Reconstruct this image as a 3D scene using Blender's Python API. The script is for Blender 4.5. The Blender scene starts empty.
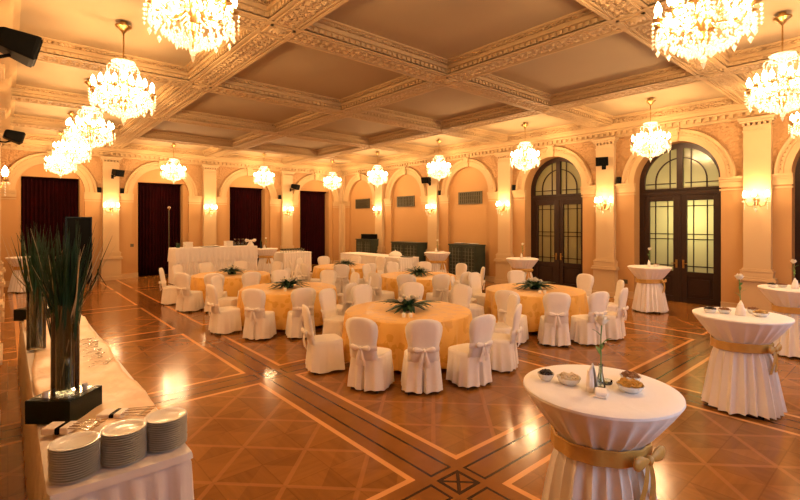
import bpy, bmesh, math, random
from math import sin, cos, pi, radians as R, sqrt
from mathutils import Vector, Matrix
random.seed(7)
S = bpy.context.scene
COL = S.collection
# ------------------------------------------------------------------ helpers
class MB:
    """collects faces and links them as one mesh object"""
    def __init__(s): s.v = []; s.f = []; s.mi = []; s.m = 0; s.scale = 1.
    def face(s, pts):
        i = len(s.v); s.v += [tuple(p) for p in pts]; s.f.append(tuple(range(i, i + len(pts)))); s.mi.append(s.m)
    def box(s, x0, x1, y0, y1, z0, z1, M=None, P=None):
        c = [(x, y, z) for z in (z0, z1) for y in (y0, y1) for x in (x0, x1)]
        if P: c = [P(*q) for q in c]
        if M: c = [tuple(M @ Vector(q)) for q in c]
        i = len(s.v); s.v += c
        for q in ((0, 2, 3, 1), (4, 5, 7, 6), (0, 1, 5, 4), (2, 6, 7, 3), (0, 4, 6, 2), (1, 3, 7, 5)):
            s.f.append(tuple(i + k for k in q)); s.mi.append(s.m)
    def loft(s, rings, cap=(True, True), closed=True):
        n = len(rings[0]); i = len(s.v)
        for r in rings: s.v += [tuple(p) for p in r]
        for a in range(len(rings) - 1):
            for b in range(n if closed else n - 1):
                c = (b + 1) % n
                s.f.append((i + a * n + b, i + a * n + c, i + (a + 1) * n + c, i + (a + 1) * n + b)); s.mi.append(s.m)
        if closed and cap[0]: s.f.append(tuple(i + k for k in reversed(range(n)))); s.mi.append(s.m)
        if closed and cap[1]: s.f.append(tuple(i + (len(rings) - 1) * n + k for k in range(n))); s.mi.append(s.m)
    def lathe(s, prof, n=16, at=(0, 0, 0), M=None, cap=(True, True)):
        rings = []
        for r, z in prof:
            r = max(r, .0004)
            ring = [Vector((at[0] + r * cos(2 * pi * k / n), at[1] + r * sin(2 * pi * k / n), at[2] + z)) for k in range(n)]
            if M: ring = [M @ p for p in ring]
            rings.append(ring)
        s.loft(rings, cap)
    def tube(s, pts, rad, n=8):
        pts = [Vector(p) for p in pts]
        if not isinstance(rad, (list, tuple)): rad = [rad] * len(pts)
        rings = []; up = Vector((0, 0, 1))
        for k, p in enumerate(pts):
            t = (pts[min(k + 1, len(pts) - 1)] - pts[max(k - 1, 0)]).normalized()
            a = t.cross(up if abs(t.z) < .95 else Vector((1, 0, 0))).normalized(); b = t.cross(a)
            rings.append([p + (a * cos(2 * pi * j / n) + b * sin(2 * pi * j / n)) * rad[k] for j in range(n)])
        s.loft(rings)
    def ball(s, c, r, n=10, m=6, sc=(1, 1, 1), M=None):
        rings = []
        for a in range(m + 1):
            t = pi * a / m; z = -cos(t); q = max(sin(t), .01)
            ring = [Vector((c[0] + r * sc[0] * q * cos(2 * pi * k / n), c[1] + r * sc[1] * q * sin(2 * pi * k / n), c[2] + r * sc[2] * z)) for k in range(n)]
            if M: ring = [M @ p for p in ring]
            rings.append(ring)
        s.loft(rings)
    def octa(s, p, r, h):
        x, y, z = p; r *= s.scale; h *= s.scale ** .6
        t = (x, y, z + h * .6); b = (x, y, z - h)
        q = [(x + r, y, z), (x, y + r, z), (x - r, y, z), (x, y - r, z)]
        i = len(s.v); s.v += [t, b] + q
        for k in range(4):
            s.f.append((i, i + 2 + k, i + 2 + (k + 1) % 4)); s.f.append((i + 1, i + 2 + (k + 1) % 4, i + 2 + k)); s.mi += [s.m, s.m]
    def blade(s, p, az, el, L, w, droop=.3, n=5, fold=.25, zmin=-9):
        p = Vector(p); d = Vector((cos(az) * cos(el), sin(az) * cos(el), sin(el))); side = Vector((-sin(az), cos(az), 0))
        rows = []
        for k in range(n + 1):
            t = k / n
            c = p + d * L * t + Vector((0, 0, -droop * L * t * t)); c.z = max(c.z, zmin)
            ww = w * max(.02, sin(pi * min(.98, .08 + .92 * t)) ** .8)
            rows.append([c - side * ww + Vector((0, 0, ww * fold)), c, c + side * ww + Vector((0, 0, ww * fold))])
        s.loft(rows, closed=False)
    def build(s, name, mats, parent=None, smooth=False, loc=None, rot=None, solid=0, bevel=0):
        me = bpy.data.meshes.new(name); me.from_pydata(s.v, [], s.f)
        if not isinstance(mats, (list, tuple)): mats = [mats]
        for m in mats: me.materials.append(m)
        if len(mats) > 1: me.polygons.foreach_set('material_index', s.mi)
        bm = bmesh.new(); bm.from_mesh(me); bmesh.ops.recalc_face_normals(bm, faces=bm.faces[:]); bm.to_mesh(me); bm.free()
        o = bpy.data.objects.new(name, me); COL.objects.link(o)
        if smooth:
            me.polygons.foreach_set('use_smooth', [True] * len(me.polygons))
            if smooth != 'all': me.set_sharp_from_angle(angle=R(40))
        if parent: o.parent = parent
        if loc: o.location = loc
        if rot: o.rotation_euler = rot
        if solid:
            md = o.modifiers.new('thickness', 'SOLIDIFY'); md.thickness = solid; md.offset = 0
        if bevel:
            md = o.modifiers.new('bevel', 'BEVEL'); md.width = bevel; md.segments = 2; md.limit_method = 'ANGLE'
        return o
def tag(o, label, cat, group=None):
    o['label'] = label; o['category'] = cat
    if group: o['group'] = group
    return o
def thing(name, label, cat, loc=(0, 0, 0), rz=0, group=None):
    o = bpy.data.objects.new(name, None); COL.objects.link(o); o.empty_display_size = .1
    o.location = loc; o.rotation_euler = (0, 0, rz)
    return tag(o, label, cat, group)
def struct(o): o['kind'] = 'structure'; return o
def stuff(o): o['kind'] = 'stuff'; return o
KIDS = {}
def dup(src, loc=None, rz=None, label=None, group=None, parent=None):
    def rec(o, par):
        c = o.copy(); COL.objects.link(c)
        if par: c.parent = par
        for ch in [x for x in o.children]: rec(ch, c)
        return c
    c = rec(src, parent)
    if loc is not None: c.location = loc
    if rz is not None: c.rotation_euler = (0, 0, rz)
    if label: c['label'] = label
    if group: c['group'] = group
    return c
ORD = ['first', 'second', 'third', 'fourth', 'fifth', 'sixth', 'seventh', 'eighth', 'ninth', 'tenth', 'eleventh', 'twelfth', 'thirteenth', 'fourteenth', 'fifteenth', 'sixteenth', 'seventeenth', 'eighteenth']
# ------------------------------------------------------------------ materials
class NT:
    def __init__(s, name):
        s.m = bpy.data.materials.new(name); s.m.use_nodes = True; s.t = s.m.node_tree
        s.b = s.t.nodes['Principled BSDF']
    def n(s, typ, **kw):
        o = s.t.nodes.new(typ)
        for k, v in kw.items(): setattr(o, k, v)
        return o
    def put(s, sock, v):
        if hasattr(v, 'links'): s.t.links.new(v, sock)
        else: sock.default_value = v
    def M(s, op, a, b=0., c=0.):
        o = s.n('ShaderNodeMath', operation=op)
        for i, v in enumerate((a, b, c)): s.put(o.inputs[i], v)
        return o.outputs[0]
    def mix(s, f, a, b):
        o = s.n('ShaderNodeMix', data_type='RGBA')
        s.put(o.inputs['Factor'], f)
        for k, v in (('A', a), ('B', b)):
            sk = [q for q in o.inputs if q.name == k and q.type == 'RGBA'][0]
            s.put(sk, v if hasattr(v, 'links') else (*v[:3], 1))
        return [q for q in o.outputs if q.type == 'RGBA'][0]
    def coord(s): return s.n('ShaderNodeTexCoord').outputs['Object']
    def noise(s, scale, detail=3, vec=None, rough=.5):
        o = s.n('ShaderNodeTexNoise'); o.inputs['Scale'].default_value = scale; o.inputs['Detail'].default_value = detail; o.inputs['Roughness'].default_value = rough
        s.put(o.inputs['Vector'], vec if vec is not None else s.coord())
        return o.outputs['Fac']
    def mapping(s, sc=(1, 1, 1), rot=(0, 0, 0)):
        o = s.n('ShaderNodeMapping'); o.inputs['Scale'].default_value = sc; o.inputs['Rotation'].default_value = rot
        s.put(o.inputs['Vector'], s.coord()); return o.outputs[0]
    def bump(s, h, strength=.3, dist=.02):
        o = s.n('ShaderNodeBump'); o.inputs['Strength'].default_value = strength; o.inputs['Distance'].default_value = dist
        s.put(o.inputs['Height'], h); s.put(s.b.inputs['Normal'], o.outputs[0])
    def set(s, **kw):
        for k, v in kw.items():
            k = k.replace('_', ' ')
            if k == 'Base Color' and not hasattr(v, 'links'): v = (*v, 1)
            s.put(s.b.inputs[k], v)
        return s
def mat(name, col, rough=.6, metal=0., var=.08, scale=6, bump=0., bscale=40, **kw):
    t = NT(name)
    f = t.noise(scale)
    c = t.mix(f, [q * (1 - var) for q in col], [min(1, q * (1 + var)) for q in col])
    t.set(Base_Color=c, Roughness=rough, Metallic=metal)
    if bump: t.bump(t.noise(bscale), bump)
    t.set(**kw)
    return t.m
def ornament(name, col, scale=16, strength=.8, dist=.03, dark=.72):
    t = NT(name)
    o = t.n('ShaderNodeTexVoronoi', feature='SMOOTH_F1'); o.inputs['Scale'].default_value = scale
    t.put(o.inputs['Vector'], t.coord())
    n2 = t.noise(scale * 1.7, 2)
    h = t.M('ADD', t.M('MULTIPLY', o.outputs['Distance'], -1.2), t.M('MULTIPLY', n2, .6))
    t.set(Base_Color=t.mix(t.noise(scale * .8, 2), [q * .93 for q in col], [min(1, q * 1.05) for q in col]), Roughness=.7)
    t.bump(h, strength, dist)
    return t.m
def emit(name, col, st):
    t = NT(name); t.set(Base_Color=col, Emission_Color=(*col, 1), Emission_Strength=st); t.m.cycles.emission_sampling = 'FRONT'
    return t.m
def cloth(name, col, rough=.85, weave=220, sheen=.2, wr=.25):
    t = NT(name)
    t.set(Base_Color=t.mix(t.noise(3), [q * .96 for q in col], [min(1, q * 1.03) for q in col]), Roughness=rough, Sheen_Weight=sheen)
    t.bump(t.M('ADD', t.M('MULTIPLY', t.noise(weave, 2), .15), t.noise(9, 3)), wr, .02)
    return t.m
WALL = mat('wall_plaster', (.46, .255, .095), .75, var=.05, scale=1.5, bump=.05, bscale=30)
PALE = mat('cream_plaster', (.54, .38, .205), .65, var=.04, scale=2)
TRIM = mat('trim_plaster', (.50, .34, .165), .65, var=.05, scale=4)
SPAN = ornament('spandrel_relief', (.42, .24, .098), 15, .6, .05)
ORN = ornament('carved_band', (.49, .325, .155), 22, 1., .06)
CEIL = mat('ceiling_plaster', (.36, .26, .145), .8, var=.06, scale=1.2)
BEAM = mat('beam_plaster', (.49, .335, .165), .7, var=.05, scale=3)
WHITE = cloth('white_cotton', (.87, .83, .79))
CHAIRW = cloth('white_chair_cotton', (.88, .82, .74))
SATIN = cloth('white_satin', (.90, .84, .76), .6, 60, .1, .15)
LEGM = mat('dark_wood', (.05, .025, .012), .4, scale=20)
BLACK = mat('black_plastic', (.004, .0045, .0045), .5, Specular_IOR_Level=.06)
DGREEN = mat('dark_green_lacquer', (.002, .010, .007), .25, Specular_IOR_Level=.25)
BRASS = mat('brass', (.42, .26, .09), .28, 1.)
STEEL = mat('polished_steel', (.75, .74, .72), .18, 1.)
PORC = mat('white_porcelain', (.78, .77, .72), .12, var=.02)
GRASS = mat('green_reed', (.009, .046, .017), .5, var=.5, Specular_IOR_Level=.25, scale=9)
PALEREED = mat('dry_reed', (.45, .38, .22), .6, var=.3, scale=9)
LEAF = mat('palm_leaf', (.012, .055, .018), .45, var=.5, scale=12)
ROSEM = mat('rose_petal', (.85, .80, .66), .6, var=.06, scale=30)
STEMM = mat('flower_stem', (.10, .24, .05), .5, var=.2, scale=12)
DOORW = mat('door_wood', (.024, .010, .006), .35, Specular_IOR_Level=.3, var=.35, scale=14)
GRILLE = mat('grille_metal', (.10, .085, .05), .4, .4)
CABIN = mat('cabinet_green', (.030, .042, .028), .4, var=.3, scale=8)
LATT = mat('cabinet_lattice', (.16, .17, .12), .4, var=.1)
BULB = emit('candle_bulb_glow', (1., .76, .44), 26)
GAP_SHADE = mat('grey_green_glaze', (.16, .18, .13), .25, var=.05)  # shade between stacked plates, painted onto their undersides
NUT = mat('roasted_nuts', (.30, .13, .04), .6, var=.4, scale=60, bump=.8, bscale=90)
CHIP = mat('potato_crisps', (.75, .45, .10), .6, var=.3, scale=50, bump=.9, bscale=70)
OLIVE = mat('dark_olives', (.02, .015, .012), .3, var=.4, scale=60, bump=.8, bscale=80)
DIP = mat('pale_canape', (.78, .66, .45), .6, var=.1, scale=40)
DRUM = mat('steel_grey', (.30, .29, .27), .35, .8)
def crystal_mat():
    t = NT('cut_crystal'); nd = t.t.nodes; out = nd['Material Output']
    t.set(Base_Color=(.95, .93, .88), Roughness=.08, Specular_IOR_Level=1.)
    tr = t.n('ShaderNodeBsdfTransparent'); tl = t.n('ShaderNodeBsdfTranslucent'); tl.inputs['Color'].default_value = (.95, .92, .85, 1)
    m1 = t.n('ShaderNodeMixShader'); m1.inputs[0].default_value = .5
    t.t.links.new(t.b.outputs[0], m1.inputs[1]); t.t.links.new(tl.outputs[0], m1.inputs[2])
    m2 = t.n('ShaderNodeMixShader'); m2.inputs[0].default_value = .3
    t.t.links.new(m1.outputs[0], m2.inputs[1]); t.t.links.new(tr.outputs[0], m2.inputs[2]); t.t.links.new(m2.outputs[0], out.inputs[0])
    return t.m
CRYSTAL = crystal_mat()
def glass_mat():
    t = NT('clear_glass'); out = t.t.nodes['Material Output']
    fr = t.n('ShaderNodeFresnel'); fr.inputs[0].default_value = 1.45
    tr = t.n('ShaderNodeBsdfTransparent'); tr.inputs[0].default_value = (.86, .92, .88, 1)
    gl = t.n('ShaderNodeBsdfGlossy'); gl.inputs['Roughness'].default_value = .03
    m = t.n('ShaderNodeMixShader')
    t.t.links.new(t.M('ADD', fr.outputs[0], .06), m.inputs[0]); t.t.links.new(tr.outputs[0], m.inputs[1]); t.t.links.new(gl.outputs[0], m.inputs[2]); t.t.links.new(m.outputs[0], out.inputs[0])
    return t.m
GLASS = glass_mat()
def pane_mat():
    t = NT('frosted_door_glass')
    c = t.mix(t.noise(1.2), (.30, .31, .15), (.42, .42, .21))
    t.set(Base_Color=c, Roughness=.18, Specular_IOR_Level=.9)
    tl = t.n('ShaderNodeBsdfTranslucent'); tl.inputs['Color'].default_value = (.80, .80, .42, 1); m = t.n('ShaderNodeMixShader'); m.inputs[0].default_value = .5
    t.t.links.new(t.b.outputs[0], m.inputs[1]); t.t.links.new(tl.outputs[0], m.inputs[2]); t.t.links.new(m.outputs[0], t.t.nodes['Material Output'].inputs[0])
    return t.m
PANE = pane_mat()
def velvet():
    t = NT('dark_red_velvet')
    t.set(Base_Color=t.mix(t.noise(2.5), (.005, .0004, .0008), (.028, .0010, .0022)), Roughness=.9, Specular_IOR_Level=.08)
    return t.m
VELVET = velvet()
def gold_cloth():
    t = NT('gold_damask')
    v = t.n('ShaderNodeTexVoronoi', feature='SMOOTH_F1'); v.inputs['Scale'].default_value = 7; t.put(v.inputs['Vector'], t.coord())
    f = t.M('GREATER_THAN', t.M('ADD', v.outputs['Distance'], t.M('MULTIPLY', t.noise(18, 2), .35)), .52)
    t.set(Base_Color=t.mix(f, (.72, .38, .060), (.82, .48, .115)), Roughness=t.M('ADD', .38, t.M('MULTIPLY', f, .2)), Sheen_Weight=.15)
    t.bump(t.noise(12), .15)
    return t.m
GOLD = gold_cloth()
RIBBON = mat('gold_satin_ribbon', (.58, .34, .085), .35, var=.15, scale=10, bump=.2, bscale=25)
def runner():
    t = NT('peach_satin_runner')
    t.set(Base_Color=t.mix(t.noise(2.5, 2), (.80, .48, .18), (.84, .70, .55)), Roughness=.4, Sheen_Weight=.2)
    t.bump(t.noise(5, 3), .4, .05)
    return t.m
RUNNER = runner()
def parquet():
    t = NT('polished_parquet')
    sx = t.n('ShaderNodeSeparateXYZ'); t.put(sx.inputs[0], t.coord()); x, y = sx.outputs[0], sx.outputs[1]
    def per(a, off, p):  # signed distance to nearest strip centre
        q = t.M('FLOORED_MODULO', t.M('ADD', a, p / 2 - off), p)
        return t.M('SUBTRACT', q, p / 2)
    dx = per(x, 2.9, 3.6); dy = per(y, 2.6, 3.66); ax = t.M('ABSOLUTE', dx); ay = t.M('ABSOLUTE', dy)
    # keep strips inside the field only
    ax = t.M('ADD', ax, t.M('MULTIPLY', t.M('LESS_THAN', x, 1.2), 5)); ax = t.M('ADD', ax, t.M('MULTIPLY', t.M('GREATER_THAN', x, 11.), 5))
    def band(a, c, w): return t.M('LESS_THAN', t.M('ABSOLUTE', t.M('SUBTRACT', a, c)), w)
    def AND(*q):
        r = q[0]
        for k in q[1:]: r = t.M('MULTIPLY', r, k)
        return r
    def OR(*q):
        r = q[0]
        for k in q[1:]: r = t.M('MAXIMUM', r, k)
        return r
    gx = lambda a, v: t.M('GREATER_THAN', a, v)
    lx = lambda a, v: t.M('LESS_THAN', a, v)
    light = OR(AND(band(ax, .285, .028), gx(ay, .26)), AND(band(ay, .285, .028), gx(ax, .26)), band(x, .15, .035))
    instrip = OR(lx(ax, .285), lx(ay, .285))
    dk = OR(AND(band(ax, .115, .013), gx(ay, .20)), AND(band(ay, .115, .013), gx(ax, .20)),
            AND(lx(ax, .128), band(ay, .212, .013)), AND(lx(ay, .128), band(ax, .212, .013)))
    mx = t.M('MAXIMUM', ax, ay)
    dk = OR(dk, band(mx, .118, .016), AND(lx(mx, .118), lx(t.M('ABSOLUTE', t.M('SUBTRACT', ax, ay)), .022)))
    # field: squares laid on the diagonal
    s = .62
    u = t.M('MULTIPLY', t.M('ADD', x, y), .7071 / s); v = t.M('MULTIPLY', t.M('SUBTRACT', x, y), .7071 / s)
    fu = t.M('SUBTRACT', t.M('FRACT', u), .5); fv = t.M('SUBTRACT', t.M('FRACT', v), .5)
    au = t.M('ABSOLUTE', fu); av = t.M('ABSOLUTE', fv)
    edge = gx(t.M('MAXIMUM', au, av), .465)
    dirn = gx(au, av)
    cb = t.n('ShaderNodeCombineXYZ')
    t.put(cb.inputs[0], t.M('FLOOR', u)); t.put(cb.inputs[1], t.M('FLOOR', v))
    t.put(cb.inputs[2], t.M('ADD', t.M('MULTIPLY', dirn, 3.), t.M('ADD', gx(fu, 0.), t.M('MULTIPLY', gx(fv, 0.), 2.))))
    wn = t.n('ShaderNodeTexWhiteNoise', noise_dimensions='3D'); t.put(wn.inputs['Vector'], cb.outputs[0])
    g1 = t.noise(1, 4, t.mapping((1.2, 16, 1), (0, 0, R(45)))); g2 = t.noise(1, 4, t.mapping((16, 1.2, 1), (0, 0, R(45))))
    gm = t.n('ShaderNodeMix', data_type='FLOAT'); t.put(gm.inputs[0], dirn); t.put(gm.inputs[2], g1); t.put(gm.inputs[3], g2)
    tone = t.M('ADD', t.M('MULTIPLY', wn.outputs['Value'], .45), t.M('MULTIPLY', gm.outputs[0], .75))
    tone = t.M('SUBTRACT', tone, t.M('MULTIPLY', lx(t.M('ABSOLUTE', t.M('SUBTRACT', au, av)), .012), .25))
    col = t.mix(tone, (.155, .056, .010), (.335, .142, .032))
    col = t.mix(t.M('MULTIPLY', edge, .45), col, (.44, .19, .06))
    sg = t.noise(1, 4, t.mapping((5, 5, 1)))
    col = t.mix(instrip, col, t.mix(sg, (.20, .076, .015), (.28, .114, .026)))
    col = t.mix(dk, col, (.045, .018, .007))
    col = t.mix(light, col, (.70, .34, .12))
    t.set(Base_Color=col, Roughness=t.M('ADD', .11, t.M('MULTIPLY', t.noise(2.), .08)), Specular_IOR_Level=.38, Coat_Weight=.0)
    t.bump(t.M('MULTIPLY', t.noise(1.6, 2), 1.), .03, .02)
    return t.m
PARQ = parquet()
# ------------------------------------------------------------------ room
X0, X1, Y0, Y1 = -.30, 13.75, -.67, 20.69
ZC, ZB = 5.30, 5.06
EYE = 2.2
m = MB(); m.face([(X0 - .3, Y0 - .3, 0), (X1 + .9, Y0 - .3, 0), (X1 + .9, Y1 + .9, 0), (X0 - .3, Y1 + .9, 0)])
struct(m.build('floor', PARQ))
PW1 = lambda u, d, z: (u, Y1 + d, z)
PW2 = lambda u, d, z: (X1 + d, u, z)
PW3 = lambda u, d, z: (X0 - d, u, z)
PW4 = lambda u, d, z: (u, Y0 - d, z)
SPR, RI, RO = 3.36, 1.06, 1.38
PX = [3.02, 6.725, 10.43]; PYS = [2.66, 6.33, 10.0, 13.68, 17.36]
BX = [1.2, 4.83, 8.53, 12.1]; BYS = [.98, 4.48, 8.16, 11.84, 15.52, 19.02]
def arch_pts(c, r, n=24): return [(c + r * cos(pi * k / n), SPR + r * sin(pi * k / n)) for k in range(n + 1)]
def arch_wall(mb, P, a, b, c, r, depth):
    mb.m = 0
    for q in ((a, c - r), (c + r, b)):
        mb.face([P(q[0], 0, 0), P(q[1], 0, 0), P(q[1], 0, SPR), P(q[0], 0, SPR)])
    mb.m = 1
    for q in ((a, c - r), (c + r, b)):
        mb.face([P(q[0], 0, SPR), P(q[1], 0, SPR), P(q[1], 0, ZC), P(q[0], 0, ZC)])
    ap = arch_pts(c, r)
    for (u0, z0), (u1, z1) in zip(ap, ap[1:]):
        mb.face([P(u0, 0, z0), P(u1, 0, z1), P(u1, 0, ZC), P(u0, 0, ZC)])
    mb.m = 0
    for (u0, z0), (u1, z1) in zip(ap, ap[1:]):
        mb.face([P(u0, 0, z0), P(u1, 0, z1), P(u1, depth, z1), P(u0, depth, z0)])
    for u in (c - r, c + r):
        mb.face([P(u, 0, 0), P(u, depth, 0), P(u, depth, SPR), P(u, 0, SPR)])
def edges(cs, lo, hi): return [lo] + cs + [hi]
# back wall with curtained doorways
w = MB(); e = edges(PX, X0, X1); DW, DH = 1.70, 3.86
for i, c in enumerate(BX):
    a, b = e[i], e[i + 1]
    r = RI if i else 1.0
    arch_wall(w, PW1, a, b, c, r, .12)
    w.box(c - r - .1, c - DW / 2, .12, .75, 0, 4.6, P=PW1); w.box(c + DW / 2, c + r + .1, .12, .75, 0, 4.6, P=PW1)
    w.box(c - DW / 2, c + DW / 2, .12, .75, DH, 4.6, P=PW1); w.box(c - 1, c + 1, .75, .85, 0, 4.6, P=PW1)
struct(w.build('wall_back', [WALL, SPAN]))
# right wall with glazed doors and blind arches
w = MB(); e = edges(PYS, Y0, Y1)
for i, c in enumerate(BYS):
    arch_wall(w, PW2, e[i], e[i + 1], c, RI, .48 if i < 3 else .12)
    d = (1.9 if i == 1 else .62) if i < 3 else .12
    w.box(c - RI - .1, c + RI + .1, d, d + .1, 0, 4.6, P=PW2)
struct(w.build('wall_right', [WALL, SPAN]))
w = MB(); w.box(Y0, Y1, 0, .15, 0, ZC, P=PW3); struct(w.build('wall_left', WALL))
w = MB()
for a, b in ((X0, 2.0), (4.0, 6.0), (8.0, 10.0), (12.0, X1)): w.box(a, b, 0, .15, 0, ZC, P=PW4)
for a, b in ((2, 4), (6, 8), (10, 12)): w.box(a, b, 0, .15, 0, .9, P=PW4); w.box(a, b, 0, .15, 3.6, ZC, P=PW4)
struct(w.build('wall_front', WALL))
for k, (a, b) in enumerate(((2, 4), (6, 8), (10, 12))):
    f = MB()
    for q in ((a, a + .07), (b - .07, b), ((a + b) / 2 - .04, (a + b) / 2 + .04)): f.box(q[0], q[1], .02, .12, .9, 3.6, P=PW4)
    for q in ((.9, .98), (3.52, 3.6), (2.7, 2.77)): f.box(a, b, .02, .12, q[0], q[1], P=PW4)
    struct(f.build('window_%d' % (k + 1), PALE))  # unseen frames, added to go with the cool fill lamps
# pilasters
def pilaster(mb, P, c, w=.54):
    mb.box(c - w / 2, c + w / 2, -.15, .02, 1.1, 4.45, P=P)
    mb.box(c - .33, c + .33, -.21, .02, 0, .80, P=P)
    for (z0, z1, g, d) in ((0, .14, .36, .24), (.80, .85, .38, .26), (.85, .90, .36, .24), (.90, 1.02, .32, .20), (1.02, 1.06, .33, .21), (1.06, 1.10, .30, .18)):
        mb.box(c - g, c + g, -d, .02, z0, z1, P=P)
    mb.box(c - w / 2 - .02, c + w / 2 + .02, -.17, .02, 4.42, 4.45, P=P)
    mb.box(c - w / 2, c + w / 2, -.15, .02, 4.45, 4.56, P=P)
    for k in range(6):
        u = c - .26 + .104 * k; mb.box(u - .028, u + .028, -.19, .02, 4.56, 4.62, P=P)
    mb.box(c - .33, c + .33, -.22, .02, 4.62, 4.67, P=P); mb.box(c - .36, c + .36, -.26, .02, 4.67, 4.74, P=P)
def imposts(mb, P, cs, lo, hi, pil, r=RI):
    for i, c in enumerate(cs):
        a = (pil[i - 1] + .27) if i else lo; b = (pil[i] - .27) if i < len(pil) else hi
        rr = r if (i or P is not PW1) else 1.0
        for q0, q1 in ((a, c - rr + .03), (c + rr - .03, b)):
            for z0, z1, d in ((3.02, 3.06, .03), (3.10, 3.24, .04), (3.24, 3.30, .07), (3.30, 3.36, .10)):
                mb.box(min(q0, q1), max(q0, q1), -d, .05, z0, z1, P=P)
            q = (q0, q0 + .03) if q0 == a else (q1 - .03, q1)
def archivolt(mb, P, c, r0, r1):
    prof = [(r0, 0), (r0, -.05), (r0 + .14, -.05), (r0 + .15, -.07), (r1 - .10, -.07), (r1 - .08, -.10), (r1 - .02, -.12), (r1, -.08), (r1, 0)]
    rings = []
    for k in range(33):
        t = pi * k / 32
        rings.append([P(c + q * cos(t), d, SPR + q * sin(t)) for q, d in prof])
    mb.loft(rings)
    # keystone
    for s0, s1, z0, z1, d in ((.10, .12, r0 - .02, r0 + .14, .13), (.12, .16, r0 + .14, r1 + .03, .17)):
        mb.loft([[P(c - s0, q, SPR + z0), P(c + s0, q, SPR + z0), P(c + s1, q, SPR + z1), P(c - s1, q, SPR + z1)] for q in (0, -d)])
    for sgn in (-1, 1): mb.ball(P(c + sgn * .12, -.16, SPR + r1 - .06), .05)
def seg_beads(mb, P, c, r):   # carved bead row of the archivolt
    for k in range(1, 40):
        t = pi * k / 40
        mb.octa(P(c + r * cos(t), -.075, SPR + r * sin(t)), .025, .03)
for n, P, pil, cs, lo, hi in ((1, PW1, PX, BX, X0, X1), (2, PW2, PYS, BYS, Y0, Y1), (3, PW3, PYS, [], Y0, Y1)):
    t = MB()
    for c in pil: pilaster(t, P, c)
    if n == 1: t.box(X1 - .25, X1, -.06, .02, 0, 4.74, P=PW1)
    if n == 2: t.box(Y1 - .25, Y1, -.06, .02, 0, 4.74, P=PW2)
    struct(t.build('trim_%d' % n, PALE, bevel=.006))
    if cs:
        t = MB(); imposts(t, P, cs, lo, hi, pil)
        for i, c in enumerate(cs):
            archivolt(t, P, c, RI if (i or n == 2) else 1.0, RO); seg_beads(t, P, c, RI + .20)
        struct(t.build('trim_%d' % (n + 3), TRIM, smooth=True))
# baseboards (stop at door openings and pilasters)
def base(name, P, segs):
    t = MB()
    for a, b in segs: t.box(a, b, -.03, .02, 0, .17, P=P); t.box(a, b, -.045, .02, .17, .20, P=P)
    struct(t.build(name, PALE))
def segs(lo, hi, gaps):
    out = []; a = lo
    for g0, g1 in sorted(gaps):
        if g0 > a: out.append((a, g0))
        a = g1
    if hi > a: out.append((a, hi))
    return out
base('baseboard_back', PW1, segs(X0, X1, [(c - RI, c + RI) for c in BX] + [(p - .36, p + .36) for p in PX]))
base('baseboard_right', PW2, segs(Y0, Y1, [(c - RI, c + RI) for c in BYS[:3]] + [(p - .36, p + .36) for p in PYS]))
base('baseboard_left', PW3, segs(Y0, Y1, [(p - .36, p + .36) for p in PYS]))
t = MB()
for c in BX:
    for q in ((c - RI + .02, c - DW / 2), (c + DW / 2, c + RI - .02)): t.box(q[0], q[1], .07, .14, 0, .20, P=PW1)
struct(t.build('trim_7', PALE))
# cornice
t = MB()
def cornice(P, lo, hi):
    for z0, z1, d, mi in ((4.74, 4.79, .07, 0), (4.79, 4.80, .10, 0), (4.80, 4.90, .09, 0), (4.90, 4.95, .18, 0), (4.95, 5.04, .32, 0), (5.04, 5.10, .36, 0), (5.10, 5.24, .34, 1), (5.24, 5.30, .44, 0)):
        t.m = mi; t.box(lo, hi, -d, .02, z0, z1, P=P)
    t.m = 0
    n = int((hi - lo) / .17)
    for k in range(n):
        u = lo + (k + .5) * (hi - lo) / n; t.box(u - .045, u + .045, -.155, .02, 4.81, 4.90, P=P)
cornice(PW1, X0, X1); cornice(PW2, Y0, Y1); cornice(PW3, Y0, Y1); cornice(PW4, X0, X1)
struct(t.build('trim_8', [TRIM, ORN]))
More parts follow.
